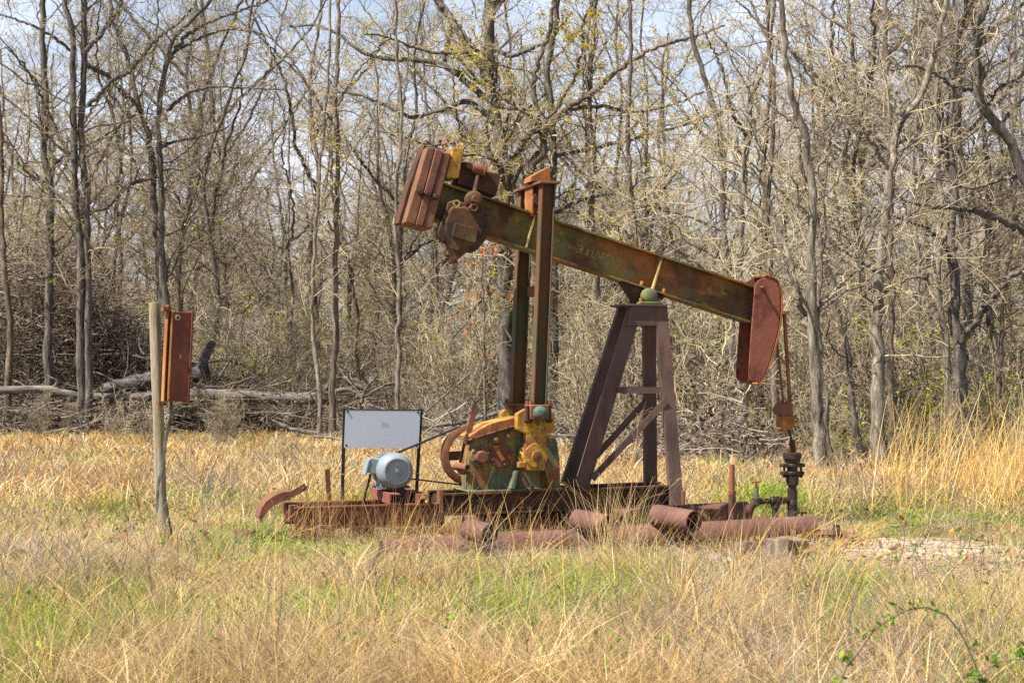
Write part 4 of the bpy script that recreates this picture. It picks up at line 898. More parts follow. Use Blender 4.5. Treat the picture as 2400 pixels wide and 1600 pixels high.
hero('gnarled low-branching tree with golden buds, above the equalizer', 32.6, [
    ([(1262, 1010), (1256, 700), (1245, 420), (1262, 375), (1276, 350), (1270, 310), (1260, 285)], 9, 7),
    ([(1262, 290), (1248, 275), (1196, 238), (1162, 203), (1150, 170)], 6, 4),
    ([(1272, 305), (1337, 248), (1385, 220), (1454, 162), (1530, 115), (1610, 92), (1700, 60)], 7, 2),
    ([(1262, 285), (1250, 200), (1262, 150), (1290, 60), (1305, -60)], 6, 3),
    ([(1272, 310), (1330, 262), (1400, 250), (1480, 262), (1560, 250), (1650, 215)], 5, 2),
    ([(1264, 308), (1241, 312), (1215, 355), (1194, 375), (1186, 400)], 5.5, 4.5),
    ([(1276, 295), (1330, 210), (1365, 120), (1365, 60), (1400, -20)], 5, 2)], 19, mats=('bark_brown', 'twig'), buds=BUD, nbuds=3600, bsize=0.03, t0=0.8, up1=0.12, thick=1.25)
hero('dark slender tree seen below the walking beam between pitman arms and post', 33, [
    ([(1402, 1010), (1403, 760), (1398, 640), (1390, 500), (1395, 380), (1380, 240), (1390, 100), (1400, -100)], 8, 4)], 20, mats=('bark_brown', 'twig'), buds=BUD, nbuds=600)
hero('pale grey forked tree standing just beyond the wellhead', 20.6, [
    ([(1926, 1112), (1924, 1070), (1910, 884), (1906, 747), (1900, 609), (1903, 540), (1900, 413), (1886, 310), (1858, 220), (1841, 103), (1830, 0), (1822, -260)], 16, 4),
    ([(1908, 775), (1889, 747), (1868, 660), (1841, 574), (1800, 470), (1770, 330), (1750, 200)], 8, 3),
    ([(1908, 740), (1940, 700), (1990, 650), (2050, 610)], 4.5, 1.5),
    ([(1896, 420), (1940, 360), (1950, 300), (1975, 200), (1980, 60)], 4, 1.5),
    ([(1885, 310), (1820, 260), (1760, 190), (1690, 90)], 3.5, 1.5)], 21, mats=('bark_grey', 'twig'), n1=1.6, n4=8, minr=0.003)
hero('thin dark sapling touching the pale forked tree beyond the wellhead', 20.9, [
    ([(1945, 1112), (1940, 980), (1928, 900), (1920, 820), (1925, 640), (1935, 420), (1930, 260), (1936, 140)], 6, 0.8)], 22, mats=('bark_dark', 'twig_dark'), n1=0.9, n4=5, minr=0.003, name='sapling')
hero('tall grey tree whose trunk parts into a high U-shaped fork', 22.6, [
    ([(2061, 1092), (2058, 1000), (2058, 884), (2058, 678), (2070, 574), (2073, 540), (2079, 448), (2092, 379), (2096, 327), (2117, 282), (2151, 234), (2179, 172), (2192, 103), (2213, 17), (2235, -120)], 17, 5),
    ([(2113, 288), (2106, 258), (2092, 207), (2058, 148), (2013, 90), (1944, 45), (1893, 7), (1850, -20)], 6, 3),
    ([(2079, 395), (2048, 337), (2013, 286), (1968, 251), (1889, 169), (1840, 90)], 5, 2),
    ([(2060, 640), (2000, 600), (1950, 560), (1890, 555)], 5, 2),
    ([(2060, 700), (2110, 660), (2160, 650), (2220, 690)], 5, 2)], 23, mats=('bark_grey', 'twig'), n1=1.5, n4=8, minr=0.003)
hero('straight thin pale tree running up through the U-shaped fork', 26.5, [
    ([(2092, 1075), (2088, 800), (2090, 500), (2084, 300), (2077, 155), (2077, 0), (2080, -200)], 8, 5)], 24, mats=('bark_brown', 'twig'), n1=1.6)
hero('dark tree slanting towards the tall U-forked one, with a curving stem', 24, [
    ([(2034, 1092), (2013, 1057), (2000, 953), (1986, 833), (1962, 712), (1927, 574), (1905, 480), (1880, 380), (1870, 240)], 9, 3)], 25, mats=('bark_dark', 'twig_dark'), n1=1.2, n4=6)
hero('thick dark trunk with a heavy branch rising outward, near the tall dry grass', 27, [
    ([(2256, 1075), (2251, 1000), (2251, 880), (2240, 780), (2235, 720), (2240, 650), (2228, 560), (2235, 440), (2225, 300), (2240, 120), (2235, -60)], 18, 3),
    ([(2246, 805), (2271, 781), (2340, 678), (2400, 626), (2490, 560)], 9, 5),
    ([(2232, 600), (2180, 540), (2130, 520), (2080, 500)], 6, 2)], 26, mats=('bark_dark', 'twig_dark'), t0=0.4)
hero('plain grey trunk beside the thick dark one with the heavy branch', 27.5, [
    ([(2222, 1075), (2222, 900), (2214, 800), (2198, 640), (2205, 500), (2195, 300), (2200, 100), (2195, -120)], 10, 3)], 27, mats=('bark_grey', 'twig'))
hero('twisting dark oak reaching in from beyond the frame edge with elbow-like limbs', 24, [
    ([(2445, 1090), (2442, 700), (2422, 480), (2395, 406), (2368, 327), (2323, 282), (2292, 224), (2296, 186), (2289, 138), (2292, 79), (2316, 0), (2335, -160)], 22, 6),
    ([(2293, 210), (2237, 203), (2185, 169), (2137, 155), (2092, 165)], 6, 2),
    ([(2432, 560), (2400, 540), (2306, 500), (2237, 489), (2185, 485), (2120, 470)], 11, 3),
    ([(2310, 255), (2335, 215), (2370, 190), (2420, 195)], 4, 2),
    ([(2400, 410), (2350, 420), (2280, 440), (2200, 420), (2150, 430)], 5, 2)], 28, mats=('bark_dark', 'twig_dark'), n1=1.2, t0=0.45)
hero('pale trunk directly behind the horse head, dividing high up', 27, [
    ([(1742, 1075), (1740, 980), (1740, 860), (1735, 760), (1730, 640), (1738, 480), (1750, 350), (1755, 262), (1769, 200), (1786, 162), (1806, 83), (1820, -120)], 14, 4),
    ([(1752, 330), (1710, 250), (1690, 160), (1640, 60)], 5, 2)], 29, mats=('bark_grey', 'twig'))
hero('dark inclined tree behind the walking beam, beside the pale trunk of the horse head', 29, [
    ([(1722, 1070), (1718, 800), (1700, 560), (1690, 344), (1679, 275), (1645, 172), (1620, 60), (1608, -120)], 10, 5)], 30, mats=('bark_dark', 'twig'), buds=BUD, nbuds=500)
hero('thin sapling with a few clinging orange leaves, below the hanging beam clamp', 30, [
    ([(1138, 1015), (1135, 800), (1130, 640), (1128, 520), (1120, 420), (1122, 330)], 4, 0.8)], 31, mats=('bark_grey', 'twig'), buds=ORA, nbuds=160, bsize=0.06, n1=1.6, L1r=(0.3, 1.2), n4=3, name='sapling')
hero('slender grey tree between the bowed pair and the counterweights', 31, [
    ([(930, 1015), (935, 700), (928, 500), (940, 300), (930, 100), (925, -120)], 6, 3)], 32, mats=('bark_grey', 'twig'), buds=BUD, nbuds=500)
hero('rough dark tree at the outer frame edge beside the brush heap', 34, [
    ([(15, 1000), (22, 800), (12, 640), (5, 500), (0, 300), (-10, 50), (-12, -150)], 9, 3)], 33, mats=('bark_brown', 'twig_dark'), buds=GRN, nbuds=200)
hero('slim grey tree standing between the U-forked tree and the thick dark trunk', 29, [
    ([(2165, 1070), (2160, 850), (2150, 620), (2140, 420), (2150, 250), (2140, 60), (2145, -120)], 6, 2)], 34, mats=('bark_grey', 'twig'))
hero('slim brown tree behind the tall dry grass, last before the frame edge', 28, [
    ([(2335, 1070), (2345, 850), (2350, 700), (2372, 560), (2380, 380), (2365, 200), (2375, -20)], 7, 2)], 35, mats=('bark_brown', 'twig_dark'))
hero('brown trunk seen between the slanted post legs', 30, [
    ([(1490, 1060), (1480, 800), (1490, 560), (1470, 330), (1480, 120), (1470, -80)], 8, 4)], 36, mats=('bark_brown', 'twig'), buds=BUD, nbuds=500)
hero('grey trunk standing behind the carrier bar and bridle', 25, [
    ([(1822, 1085), (1815, 900), (1812, 700), (1800, 480), (1815, 260), (1800, 60), (1805, -120)], 10, 3)], 37, mats=('bark_brown', 'twig'))

# ---- the second rank: generic trees, copied -----------------------------------
def generic(seed, H, r, lean, fork, **kw):
    rng = random.Random(seed); pts = [Vector((0, 0, -0.1))]; x = y = 0.0
    for i in range(1, 9):
        x += rng.uniform(-0.2, 0.2) + lean * 0.2; y += rng.uniform(-0.2, 0.2); pts.append(Vector((x, y, H * i / 8)))
    st = [(pts, r, r * 0.3, True)]
    for k in range(fork):
        i = rng.randint(3, 5); a = rng.uniform(0, 6.28); q = [pts[i].copy()]; d = Vector((math.cos(a) * 0.75, math.sin(a) * 0.75, 0.8))
        for j in range(5):
            d = (d + Vector((rng.uniform(-.25, .25), rng.uniform(-.25, .25), 0.12))).normalized(); q.append(q[-1] + d * H * 0.11)
        st.append((q, r * 0.6, r * 0.2, False))
    return make_tree('bare_tree', st, seed, **kw)

def children(o): return [c for c in bpy.data.objects if c.parent == o]
def copy_thing(o, kids):
    c = o.copy(); COL.objects.link(c)
    for k in kids:
        q = k.copy(); COL.objects.link(q); q.parent = c
    return c
gen_spec = [(101, 12.5, 0.065, 0.2, 2, ('bark_grey', 'twig'), None, 0), (102, 11.0, 0.065, -0.5, 1, ('bark_brown', 'twig'), BUD, 900), (103, 13.0, 0.075, 0.4, 3, ('bark_dark', 'twig_dark'), BUD, 700),
            (104, 9.5, 0.06, -0.2, 1, ('bark_grey', 'twig'), None, 0), (105, 12.0, 0.07, 0.6, 2, ('bark_brown', 'twig_dark'), None, 0)]
ZONES = [(0, 340, 'bare tree standing deep in the woods behind the brush heap'), (340, 700, 'bare tree standing deep in the woods beyond the long fallen log'), (700, 1000, 'bare tree standing deep in the woods behind the white sign'),
         (1000, 1330, 'bare tree standing deep in the woods behind the gear box and pitman arms'), (1330, 1650, 'bare tree standing deep in the woods behind the slanted post'),
         (1650, 1880, 'bare tree standing deep in the woods behind the horse head'), (1880, 2140, 'bare tree standing deep in the woods beyond the pale forked tree'), (2140, 2500, 'bare tree standing deep in the woods behind the tall dry grass')]
gens = []
for (sd, H, r, ln, fk, mm, bd, nb) in gen_spec:
    g = generic(sd, H, r, ln, fk, mats=mm, buds=bd, nbuds=nb, bsize=0.035, n1=1.6, n2=3.0, n3=5.0, n4=7.5, L1r=(0.8, 3.0), minr=0.0042, t0=0.12)
    gens.append((g, children(g), r))
rng = random.Random(5); used = set()
spots = []
for i in range(56):
    u = -60 + (i * 2520 / 55.0) + rng.uniform(-45, 45); near = 29 if u > 1330 else 38.5
    d = near + (i * 7 % 13) / 13.0 * 13 + rng.uniform(0, 2)
    spots.append((u, d))
for i, (u, d) in enumerate(spots):
    if 980 < u < 1640: d = max(d, 41 + rng.uniform(0, 5))
    k = rng.randrange(len(gens)); g, kids, r = gens[k]
    o = g if k not in used else copy_thing(g, kids)
    used.add(k)
    p = W(u, 900, d); s = rng.uniform(0.8, 1.2)
    o.location = (p.x, d, 0); o.rotation_euler = (0, 0, rng.uniform(0, 6.28)); o.scale = (s, s, s * rng.uniform(0.66, 0.92))
    lab = next((l for a, b_, l in ZONES if a <= min(max(u, 0), 2499) < b_), ZONES[-1][2])
    tag(o, lab, 'tree', 'trees ' + lab.split('woods ')[1])

# ---- far wood: one mass made of instanced trees --------------------------------
def scatter(name, sources, pts, rots, scls, idxs, kind='stuff'):
    me = bpy.data.meshes.new(name); n = len(pts); me.vertices.add(n); me.vertices.foreach_set('co', np.asarray(pts, np.float32).ravel())
    for nm, tp, key, arr in (('rot', 'FLOAT_VECTOR', 'vector', rots), ('scl', 'FLOAT_VECTOR', 'vector', scls), ('pick', 'INT', 'value', idxs)):
        a = me.attributes.new(nm, tp, 'POINT'); a.data.foreach_set(key, np.asarray(arr, np.int32 if tp == 'INT' else np.float32).ravel())
    me.update(); o = bpy.data.objects.new(name, me); COL.objects.link(o); o['kind'] = kind
    ng = bpy.data.node_groups.new(name, 'GeometryNodeTree'); ng.interface.new_socket('Geometry', in_out='INPUT', socket_type='NodeSocketGeometry'); ng.interface.new_socket('Geometry', in_out='OUTPUT', socket_type='NodeSocketGeometry')
    gi, go = ng.nodes.new('NodeGroupInput'), ng.nodes.new('NodeGroupOutput'); ip = ng.nodes.new('GeometryNodeInstanceOnPoints'); gti = ng.nodes.new('GeometryNodeGeometryToInstance')
    for src in reversed(sources):                       # each source: list of objects forming one plant
        jn = ng.nodes.new('GeometryNodeJoinGeometry')
        for ob in src:
            oi = ng.nodes.new('GeometryNodeObjectInfo'); oi.inputs['Object'].default_value = ob; oi.inputs['As Instance'].default_value = True; oi.transform_space = 'ORIGINAL'
            ng.links.new(oi.outputs['Geometry'], jn.inputs[0])
        g1 = ng.nodes.new('GeometryNodeGeometryToInstance'); ng.links.new(jn.outputs[0], g1.inputs[0]); ng.links.new(g1.outputs[0], gti.inputs[0])
    jall = ng.nodes.new('GeometryNodeJoinGeometry')
    for l in list(gti.inputs[0].links):
        fs = l.from_socket; ng.links.remove(l); ng.links.new(fs, jall.inputs[0])
    ng.links.new(gi.outputs[0], ip.inputs['Points']); ng.links.new(jall.outputs[0], ip.inputs['Instance']); ip.inputs['Pick Instance'].default_value = True
    for nm, tp, sock in (('rot', 'FLOAT_VECTOR', 'Rotation'), ('scl', 'FLOAT_VECTOR', 'Scale'), ('pick', 'INT', 'Instance Index')):
        na = ng.nodes.new('GeometryNodeInputNamedAttribute'); na.data_type = tp; na.inputs['Name'].default_value = nm
        if sock == 'Rotation':
            e = ng.nodes.new('FunctionNodeEulerToRotation'); ng.links.new(na.outputs['Attribute'], e.inputs[0]); ng.links.new(e.outputs[0], ip.inputs['Rotation'])
        else: ng.links.new(na.outputs['Attribute'], ip.inputs[sock])
    ng.links.new(ip.outputs[0], go.inputs[0])
    md = o.modifiers.new('scatter', 'NODES'); md.node_group = ng
    return o
nr = np.random.default_rng(77)
n = 170
d = 48 + 38 * nr.uniform(0, 1, n) ** 0.8; x = nr.uniform(-1, 1, n) * (d * 0.31 + 2)
sc = nr.uniform(0.75, 1.15, n)
scatter('woods', [k for _g, k, _r in gens], np.stack([x, d, 0 * x], 1), np.stack([0 * x, 0 * x, nr.uniform(0, 6.28, n)], 1), np.stack([sc * 1.2, sc * 1.2, sc * nr.uniform(0.5, 0.88, n)], 1), nr.integers(0, len(gens), n))

# ---- undergrowth ----------------------------------------------------------------
def shrub(seed, H, ns, mats, leaves=None, nl=0, lsize=0.035, spread=0.35):
    rng = random.Random(seed); st = []
    for i in range(ns):
        a = rng.uniform(0, 6.28); q = [Vector((0, 0, -0.05)) + Vector((math.cos(a), math.sin(a), 0)) * rng.uniform(0, 0.1)]; d = Vector((math.cos(a) * spread, math.sin(a) * spread, 1)).normalized(); h = H * rng.uniform(0.6, 1.0)
        for j in range(6): d = (d + Vector((rng.uniform(-.22, .22), rng.uniform(-.22, .22), 0.05))).normalized(); q.append(q[-1] + d * h / 6)
        st.append((q, 0.013, 0.006, True))
    return make_tree('bare_shrub', st, seed, mats=mats, buds=leaves, nbuds=nl, bsize=lsize, n1=2.6, n2=3.4, n3=4.6, n4=3.0, L1=0.4, L1r=(0.25, 1.2), t0=0.05, minr=0.005)
shr = [shrub(201, 3.2, 7, ('twig_dark', 'twig_dark')), shrub(202, 2.6, 9, ('twig_dark', 'twig'), GRN, 420, 0.045), shrub(203, 4.0, 5, ('twig', 'twig_dark'), None), shrub(204, 2.2, 9, ('twig_dark', 'brush'), BRN, 300, 0.045)]
for o, (u, d), lab in zip(shr, ((560, 36), (690, 35), (1660, 24.5), (1600, 26)), ('tall bare many-stemmed shrub beyond the long fallen log', 'shrub with fresh green leaves near the slim pale tree', 'loose bare shrub under the raised horse head', 'low brown-leaved shrub under the walking beam')):
    p = W(u, 900, d); o.location = (p.x, d, 0); tag(o, lab, 'shrub')
n = 350
u = nr.uniform(-80, 2480, n); t = nr.uniform(0, 1, n)
d = np.where(u > 1330, 27 + 24 * t, np.where(u < 440, 38.8, 34.5) + 20 * t); x = (u - 1200) / F * d
sc = nr.uniform(0.55, 1.2, n)
d[:46] = np.where(u[:46] > 1330, 20 + 6 * t[:46], 28.5 + 6 * t[:46]); x[:46] = (u[:46] - 1200) / F * d[:46]; sc[:46] *= 0.32
green = fbm(u / 170.0, d * 0.12, 3)
pk = np.where(green > 0.56, 1, nr.choice([0, 0, 2, 3], n))
scatter('undergrowth', [children(s) for s in shr], np.stack([x, d, 0 * x], 1), np.stack([nr.normal(0, .08, n), nr.normal(0, .08, n), nr.uniform(0, 6.28, n)], 1), np.stack([sc, sc, sc * nr.uniform(0.8, 1.25, n)], 1), pk)

# ---- fallen logs, brush --------------------------------------------------------------
def log(name, lab, cat, d, main, branches=(), m='logwood', group=None, dd=0.0, seed=0):
    rng = np.random.default_rng(seed); px, r0, r1 = main; pts = WL(px, d, dd); o0 = pts[0].lerp(pts[-1], 0.5); o0.z = max(min(p.z for p in pts), 0)
    root = empty(name, o0); tag(root, lab, cat, group)
    q, L = resample([p - o0 for p in pts], 22, rng, 0.012); rr = np.linspace(r0, r1, 22) * d / F * (1 + rng.normal(0, 0.06, 22))
    vq = [tubes(q[None], rr[None], 12)]
    ends = []
    Vv, Q = vq[0]; k = len(Vv); np_mesh('stem', Vv, Q, M[m], root)
    for px, a, c_ in branches:
        q, L = resample([p - o0 for p in WL(px, d, dd * 0.5)], 14, rng, 0.008); Vv, Q = tubes(q[None], (np.linspace(a, c_, 14) * d / F)[None], 8); np_mesh('branch', Vv, Q, M[m], root)
    return root
log('fallen_log', 'long grey fallen log stretching from behind the post towards the sign', 'log', 33.6, ([(420, 926), (448, 922), (520, 925), (585, 929), (680, 934), (757, 932), (790, 928)], 11, 17),
    [([(757, 935), (770, 900), (800, 885), (830, 890)], 7, 3), ([(770, 930), (805, 912), (840, 925), (870, 960)], 6, 3), ([(830, 900), (850, 915), (846, 950), (842, 985)], 6, 4), ([(560, 928), (600, 960), (640, 985), (700, 1010)], 4, 2)], seed=1)
log('fallen_log', 'pale thin fallen log lying in front of the brush heap at the frame edge', 'log', 33.4, ([(-40, 918), (0, 915), (60, 913), (114, 913), (200, 930), (330, 930), (430, 930)], 9, 10), [([(114, 913), (135, 895), (110, 880)], 3, 2)], seed=2)
log('fallen_log', 'thick dark broken log with a charred stump arm behind the control box', 'log', 34.2, ([(240, 915), (275, 905), (340, 892), (420, 880), (475, 872), (486, 868)], 15, 25),
    [([(470, 868), (478, 845), (488, 820), (500, 803)], 13, 9)], m='darklog', seed=3)
log('dead_branch', 'arched bare grey branch bending down beside the dark broken log', 'branch', 36, ([(452, 852), (490, 848), (516, 843), (558, 850), (602, 877), (618, 900), (624, 940)], 3, 6), seed=4)
log('dead_branch', 'weathered grey branch lying in the grass between post and sign', 'branch', 31, ([(640, 985), (670, 1000), (700, 1008), (760, 1020), (805, 1032)], 4, 6), [([(690, 1006), (720, 1040), (760, 1050)], 4, 2), ([(700, 1010), (675, 1050), (660, 1075)], 3, 2)], seed=5)
log('dead_branch', 'pale dead branch propped up between the white sign and gear box', 'branch', 30, ([(985, 999), (1030, 996), (1071, 992), (1120, 980), (1176, 965), (1200, 955)], 4, 6), [([(1110, 983), (1140, 960), (1165, 945)], 3, 2), ([(1000, 998), (1040, 1015), (1090, 1040)], 4, 3)], seed=6)
log('dead_branch', 'long pale pole lying level behind the slanted post legs', 'branch', 29, ([(1285, 1020), (1340, 1021), (1375, 1019), (1480, 1025), (1570, 1028), (1640, 1030)], 5, 3), [([(1300, 1018), (1322, 998), (1330, 1010), (1318, 1030)], 2.5, 2)], seed=7)
log('dead_branch', 'curved grey dead branch leaning below the horse head', 'branch', 25, ([(1560, 935), (1580, 960), (1600, 1010), (1640, 1050), (1668, 1085)], 3, 5), [([(1600, 1010), (1660, 1000), (1720, 985)], 2.5, 1.5), ([(1590, 985), (1650, 960), (1740, 930)], 2.5, 1.2)], seed=8)
log('dead_branch', 'short grey log lying in the dry grass near the lower frame corner', 'branch', 10.6, ([(30, 1300), (55, 1296), (85, 1304), (115, 1318)], 8, 7), m='logwood', seed=9)
log('dead_branch', 'two forked grey branch stubs under the big oak behind the sign', 'branch', 32, ([(840, 1000), (845, 950), (860, 905), (885, 880)], 5, 3), [([(850, 930), (900, 905), (940, 900)], 3, 2)], seed=10)

def sticks(name, d0, dr, u0, u1, n, H, prof, seed, rad=(0.004, 0.016), leaves=0, m='stick', lr=(0.5, 1.8)):
    """A heap of dead sticks; prof(u) gives the heap's height."""
    rng = np.random.default_rng(seed); u = rng.uniform(u0, u1, n); d = d0 + rng.normal(0, dr, n); hh = np.array([prof(a) for a in u])
    x = (u - 1200) / F * d; z = hh * rng.uniform(0, 1, n) ** 0.8
    ln = rng.uniform(*lr, n); dirv = unit(rng.normal(0, 1, (n, 3)) * np.array([1, 0.8, 0.5 if H > 2 else 0.34])); st = 7; out = np.empty((n, st + 1, 3)); p = np.stack([x, d, z], 1) - dirv * ln[:, None] * 0.5; out[:, 0] = p
    cv = rng.normal(0, 0.16, (n, 3))
    for s in range(st):
        out[:, s + 1] = out[:, s] + dirv * ln[:, None] / st; dirv = unit(dirv + cv * 0.5 + rng.normal(0, 0.13, (n, 3)))
    out[..., 2] = np.abs(out[..., 2]) + 0.01
    r = rng.uniform(rad[0] ** 0.5, rad[1] ** 0.5, n) ** 2; rr = r[:, None] * np.linspace(1, 0.4, st + 1)[None]
    L2_ = spawn(rng, out, rr, ln, 3.0, 0.1, 1.0, (45, 15), 0.4, (0.15, 0.7), 3, 0.25, 0.05, 0.004, 0.6)
    Vv, Q = joinvq([tubes(out, rr, 4), tubes(L2_[0], L2_[1], 3)])
    o = np_mesh(name, Vv, Q, M[m]); o['kind'] = 'stuff'
    if leaves:
        pts = out[rng.integers(0, n, leaves), rng.integers(0, st + 1, leaves)]; Vb, Qb, cb = leaf_cards(rng, pts, 0.05, BRN, 0.08)
        q = np_mesh('dead_leaves', Vb, Qb, M['leaf'], o, cols=cb, smooth=False)
    return o
bump = lambda u, c, w: math.exp(-((u - c) / w) ** 2)
sticks('brush_heap', 36.4, 0.9, -60, 430, 2700, 3, lambda u: 3.5 * bump(u, 100, 210) + 0.7 * bump(u, 330, 90) + 0.25, 301, leaves=15000, m='brush', rad=(0.004, 0.02))
sticks('dead_limbs', 34.6, 1.3, -40, 860, 22, 1, lambda u: 0.55, 311, rad=(0.02, 0.06), m='logwood', lr=(1.2, 3.4))
sticks('dead_limbs', 30.5, 1.5, 860, 1720, 34, 1, lambda u: 0.4, 312, rad=(0.012, 0.03), m='logwood', lr=(1.0, 2.6))
sticks('brush_litter', 34.6, 1.3, -60, 850, 800, 1, lambda u: 0.6 + 0.45 * bump(u, 620, 200), 302, leaves=2600, m='brush')
sticks('brush_litter', 31.5, 1.6, 820, 1700, 420, 1, lambda u: 0.32, 303, leaves=600, lr=(0.4, 1.5))
sticks('brush_litter', 24.5, 1.2, 1560, 1800, 170, 1, lambda u: 0.9 * bump(u, 1690, 70) + 0.15, 304, leaves=1700, lr=(0.4, 1.3), rad=(0.003, 0.01))
# ================================================================== GROUND AND GRASS
gm = mat('field_soil', [(0.3, (0.1, 0.075, 0.045)), (0.5, (0.19, 0.14, 0.08)), (0.7, (0.27, 0.2, 0.12))], 3.0, [((0.1, 0.12, 0.04), 0.7, 0.55, 0.7)], fine=0.5, fscale=25, bump=0.6)
b = MB(); b.add([(-260, -20, 0), (260, -20, 0), (260, 420, 0), (-260, 420, 0)], [(0, 1, 2, 3)]); g = b.build('ground', gm, smooth=False); g['kind'] = 'structure'
fm = mat('forest_floor', [(0.3, (0.07, 0.05, 0.034)), (0.5, (0.14, 0.1, 0.066)), (0.7, (0.22, 0.16, 0.11))], 2.0, fine=0.5, fscale=12, bump=0.6)
b = MB(); b.add([(-200, 36, 0.004), (-1.5, 35, 0.004), (2.2, 30, 0.004), (3.2, 23.5, 0.004), (60, 22.5, 0.004), (200, 60, 0.004), (200, 300, 0.004), (-200, 300, 0.004)], [tuple(range(8))]); g = b.build('forest_ground', fm, smooth=False); g['kind'] = 'structure'
# pale sandy patch
sm = mat('pale_sand', [(0.3, (0.3, 0.235, 0.165)), (0.5, (0.44, 0.36, 0.265)), (0.7, (0.56, 0.48, 0.375))], 4, [((0.1, 0.095, 0.1), 1.6, 0.54, 0.6, 5.5, (1, 3.0, 1)), ((0.24, 0.15, 0.085), 7, 0.5, 0.62), ((0.16, 0.11, 0.065), 22, 0.56, 0.66)], fine=0.5, fscale=60, bump=1.0)
pts = []
for (u, v) in [(2010, 1290), (2030, 1270), (2090, 1266), (2180, 1266), (2260, 1276), (2335, 1292), (2400, 1306), (2380, 1322), (2300, 1318), (2220, 1310), (2150, 1318), (2100, 1316), (2060, 1314), (2030, 1306)]:
    q = G(u, v); pts.append(q)
nb = 84; rng = np.random.default_rng(4); ring, _ = resample(pts + [pts[0]], nb + 1, rng, 0.0); ring = ring[:-1]; ring[:, :2] += rng.normal(0, 0.045, (nb, 2)); ring[:, 2] = 0.006
b = MB(); b.add([tuple(p) for p in ring], [tuple(range(nb))]); g = b.build('sandy_path', sm, smooth=False); g['kind'] = 'structure'

dm = mat('field_bare_dirt', [(0.3, (0.24, 0.165, 0.11)), (0.5, (0.37, 0.27, 0.19)), (0.7, (0.47, 0.36, 0.26))], 4, [((0.2, 0.15, 0.08), 5, 0.52, 0.66)], fine=0.45, fscale=50, bump=0.9)
pts = [G(u, v) for (u, v) in [(1960, 1310), (2000, 1275), (2100, 1258), (2250, 1262), (2380, 1285), (2520, 1305), (2560, 1400), (2420, 1425), (2250, 1415), (2100, 1420), (2010, 1380)]]
ring, _ = resample(pts + [pts[0]], nb + 1, rng, 0.0); ring = ring[:-1]; ring[:, :2] += rng.normal(0, 0.05, (nb, 2)); ring[:, 2] = 0.003
b = MB(); b.add([tuple(p) for p in ring], [tuple(range(nb))]); g = b.build('dirt_path', dm, smooth=False); g['kind'] = 'structure'

def uvpix(x, d): return 1200 + F * x / d, V0 + F * CAMH / d
def blob(u, v, lst):
    s = np.zeros_like(u)
    for a, b_, ru, rv, w in lst: s += w * np.exp(-(((u - a) / ru) ** 2 + ((v - b_) / rv) ** 2))
    return s
GREENS = [(600, 1262, 90, 26, 0.8), (660, 1235, 40, 22, 0.6), (470, 1330, 130, 40, 0.4), (880, 1285, 200, 16, 0.75), (1150, 1325, 250, 28, 0.35), (1560, 1322, 190, 24, 1.0), (1480, 1400, 200, 60, 0.35), (1240, 1225, 60, 14, 0.7),
          (1210, 1040, 60, 22, 0.8), (2100, 1235, 130, 22, 0.8), (2300, 1230, 120, 25, 0.5), (1800, 1190, 60, 20, 0.8), (1690, 1100, 60, 20, 0.4), (300, 1010, 120, 14, 0.5), (240, 1500, 120, 50, 0.3), (1980, 1420, 60, 90, 0.35), (1150, 1500, 90, 60, 0.3), (60, 1550, 120, 60, 0.3), (800, 1440, 140, 50, 0.25), (2000, 1040, 150, 14, 0.4)]
SANDS = [(2180, 1285, 170, 24, 1.9), (2090, 1290, 90, 22, 1.5), (2320, 1345, 200, 26, 0.5), (2180, 1350, 90, 20, 0.55), (2400, 1330, 130, 40, 0.55), (2250, 1390, 190, 34, 0.45)]
ORANGES = [(150, 1030, 260, 36, 0.25), (520, 1060, 240, 30, 0.1), (850, 1200, 180, 40, 0.5), (300, 1150, 200, 40, 0.25), (2330, 1120, 120, 60, 0.35)]
GREYS = [(130, 1400, 170, 80, 0.6), (430, 1180, 160, 50, 0.45), (700, 1090, 200, 30, 0.4), (2300, 1240, 90, 40, 0.3), (1300, 1480, 300, 60, 0.25)]

STRAW = np.array([[0.56, 0.41, 0.19], [0.68, 0.54, 0.31], [0.48, 0.32, 0.16], [0.6, 0.43, 0.17], [0.42, 0.29, 0.16], [0.56, 0.41, 0.26]])
ORANGE = np.array([[0.5, 0.28, 0.09], [0.44, 0.23, 0.08], [0.56, 0.36, 0.13]])
GREY = np.array([[0.38, 0.33, 0.27], [0.46, 0.4, 0.33], [0.3, 0.25, 0.2]])
GREEN = np.array([[0.18, 0.3, 0.025], [0.26, 0.4, 0.035], [0.36, 0.44, 0.08], [0.13, 0.22, 0.025], [0.36, 0.38, 0.1]])

def flow(x, d, rng, seed=3, jit=1.25):
    return 2 * np.pi * 2.2 * fbm(x * 0.55 + 30, d * 0.55, seed) + rng.normal(0, jit, len(x))

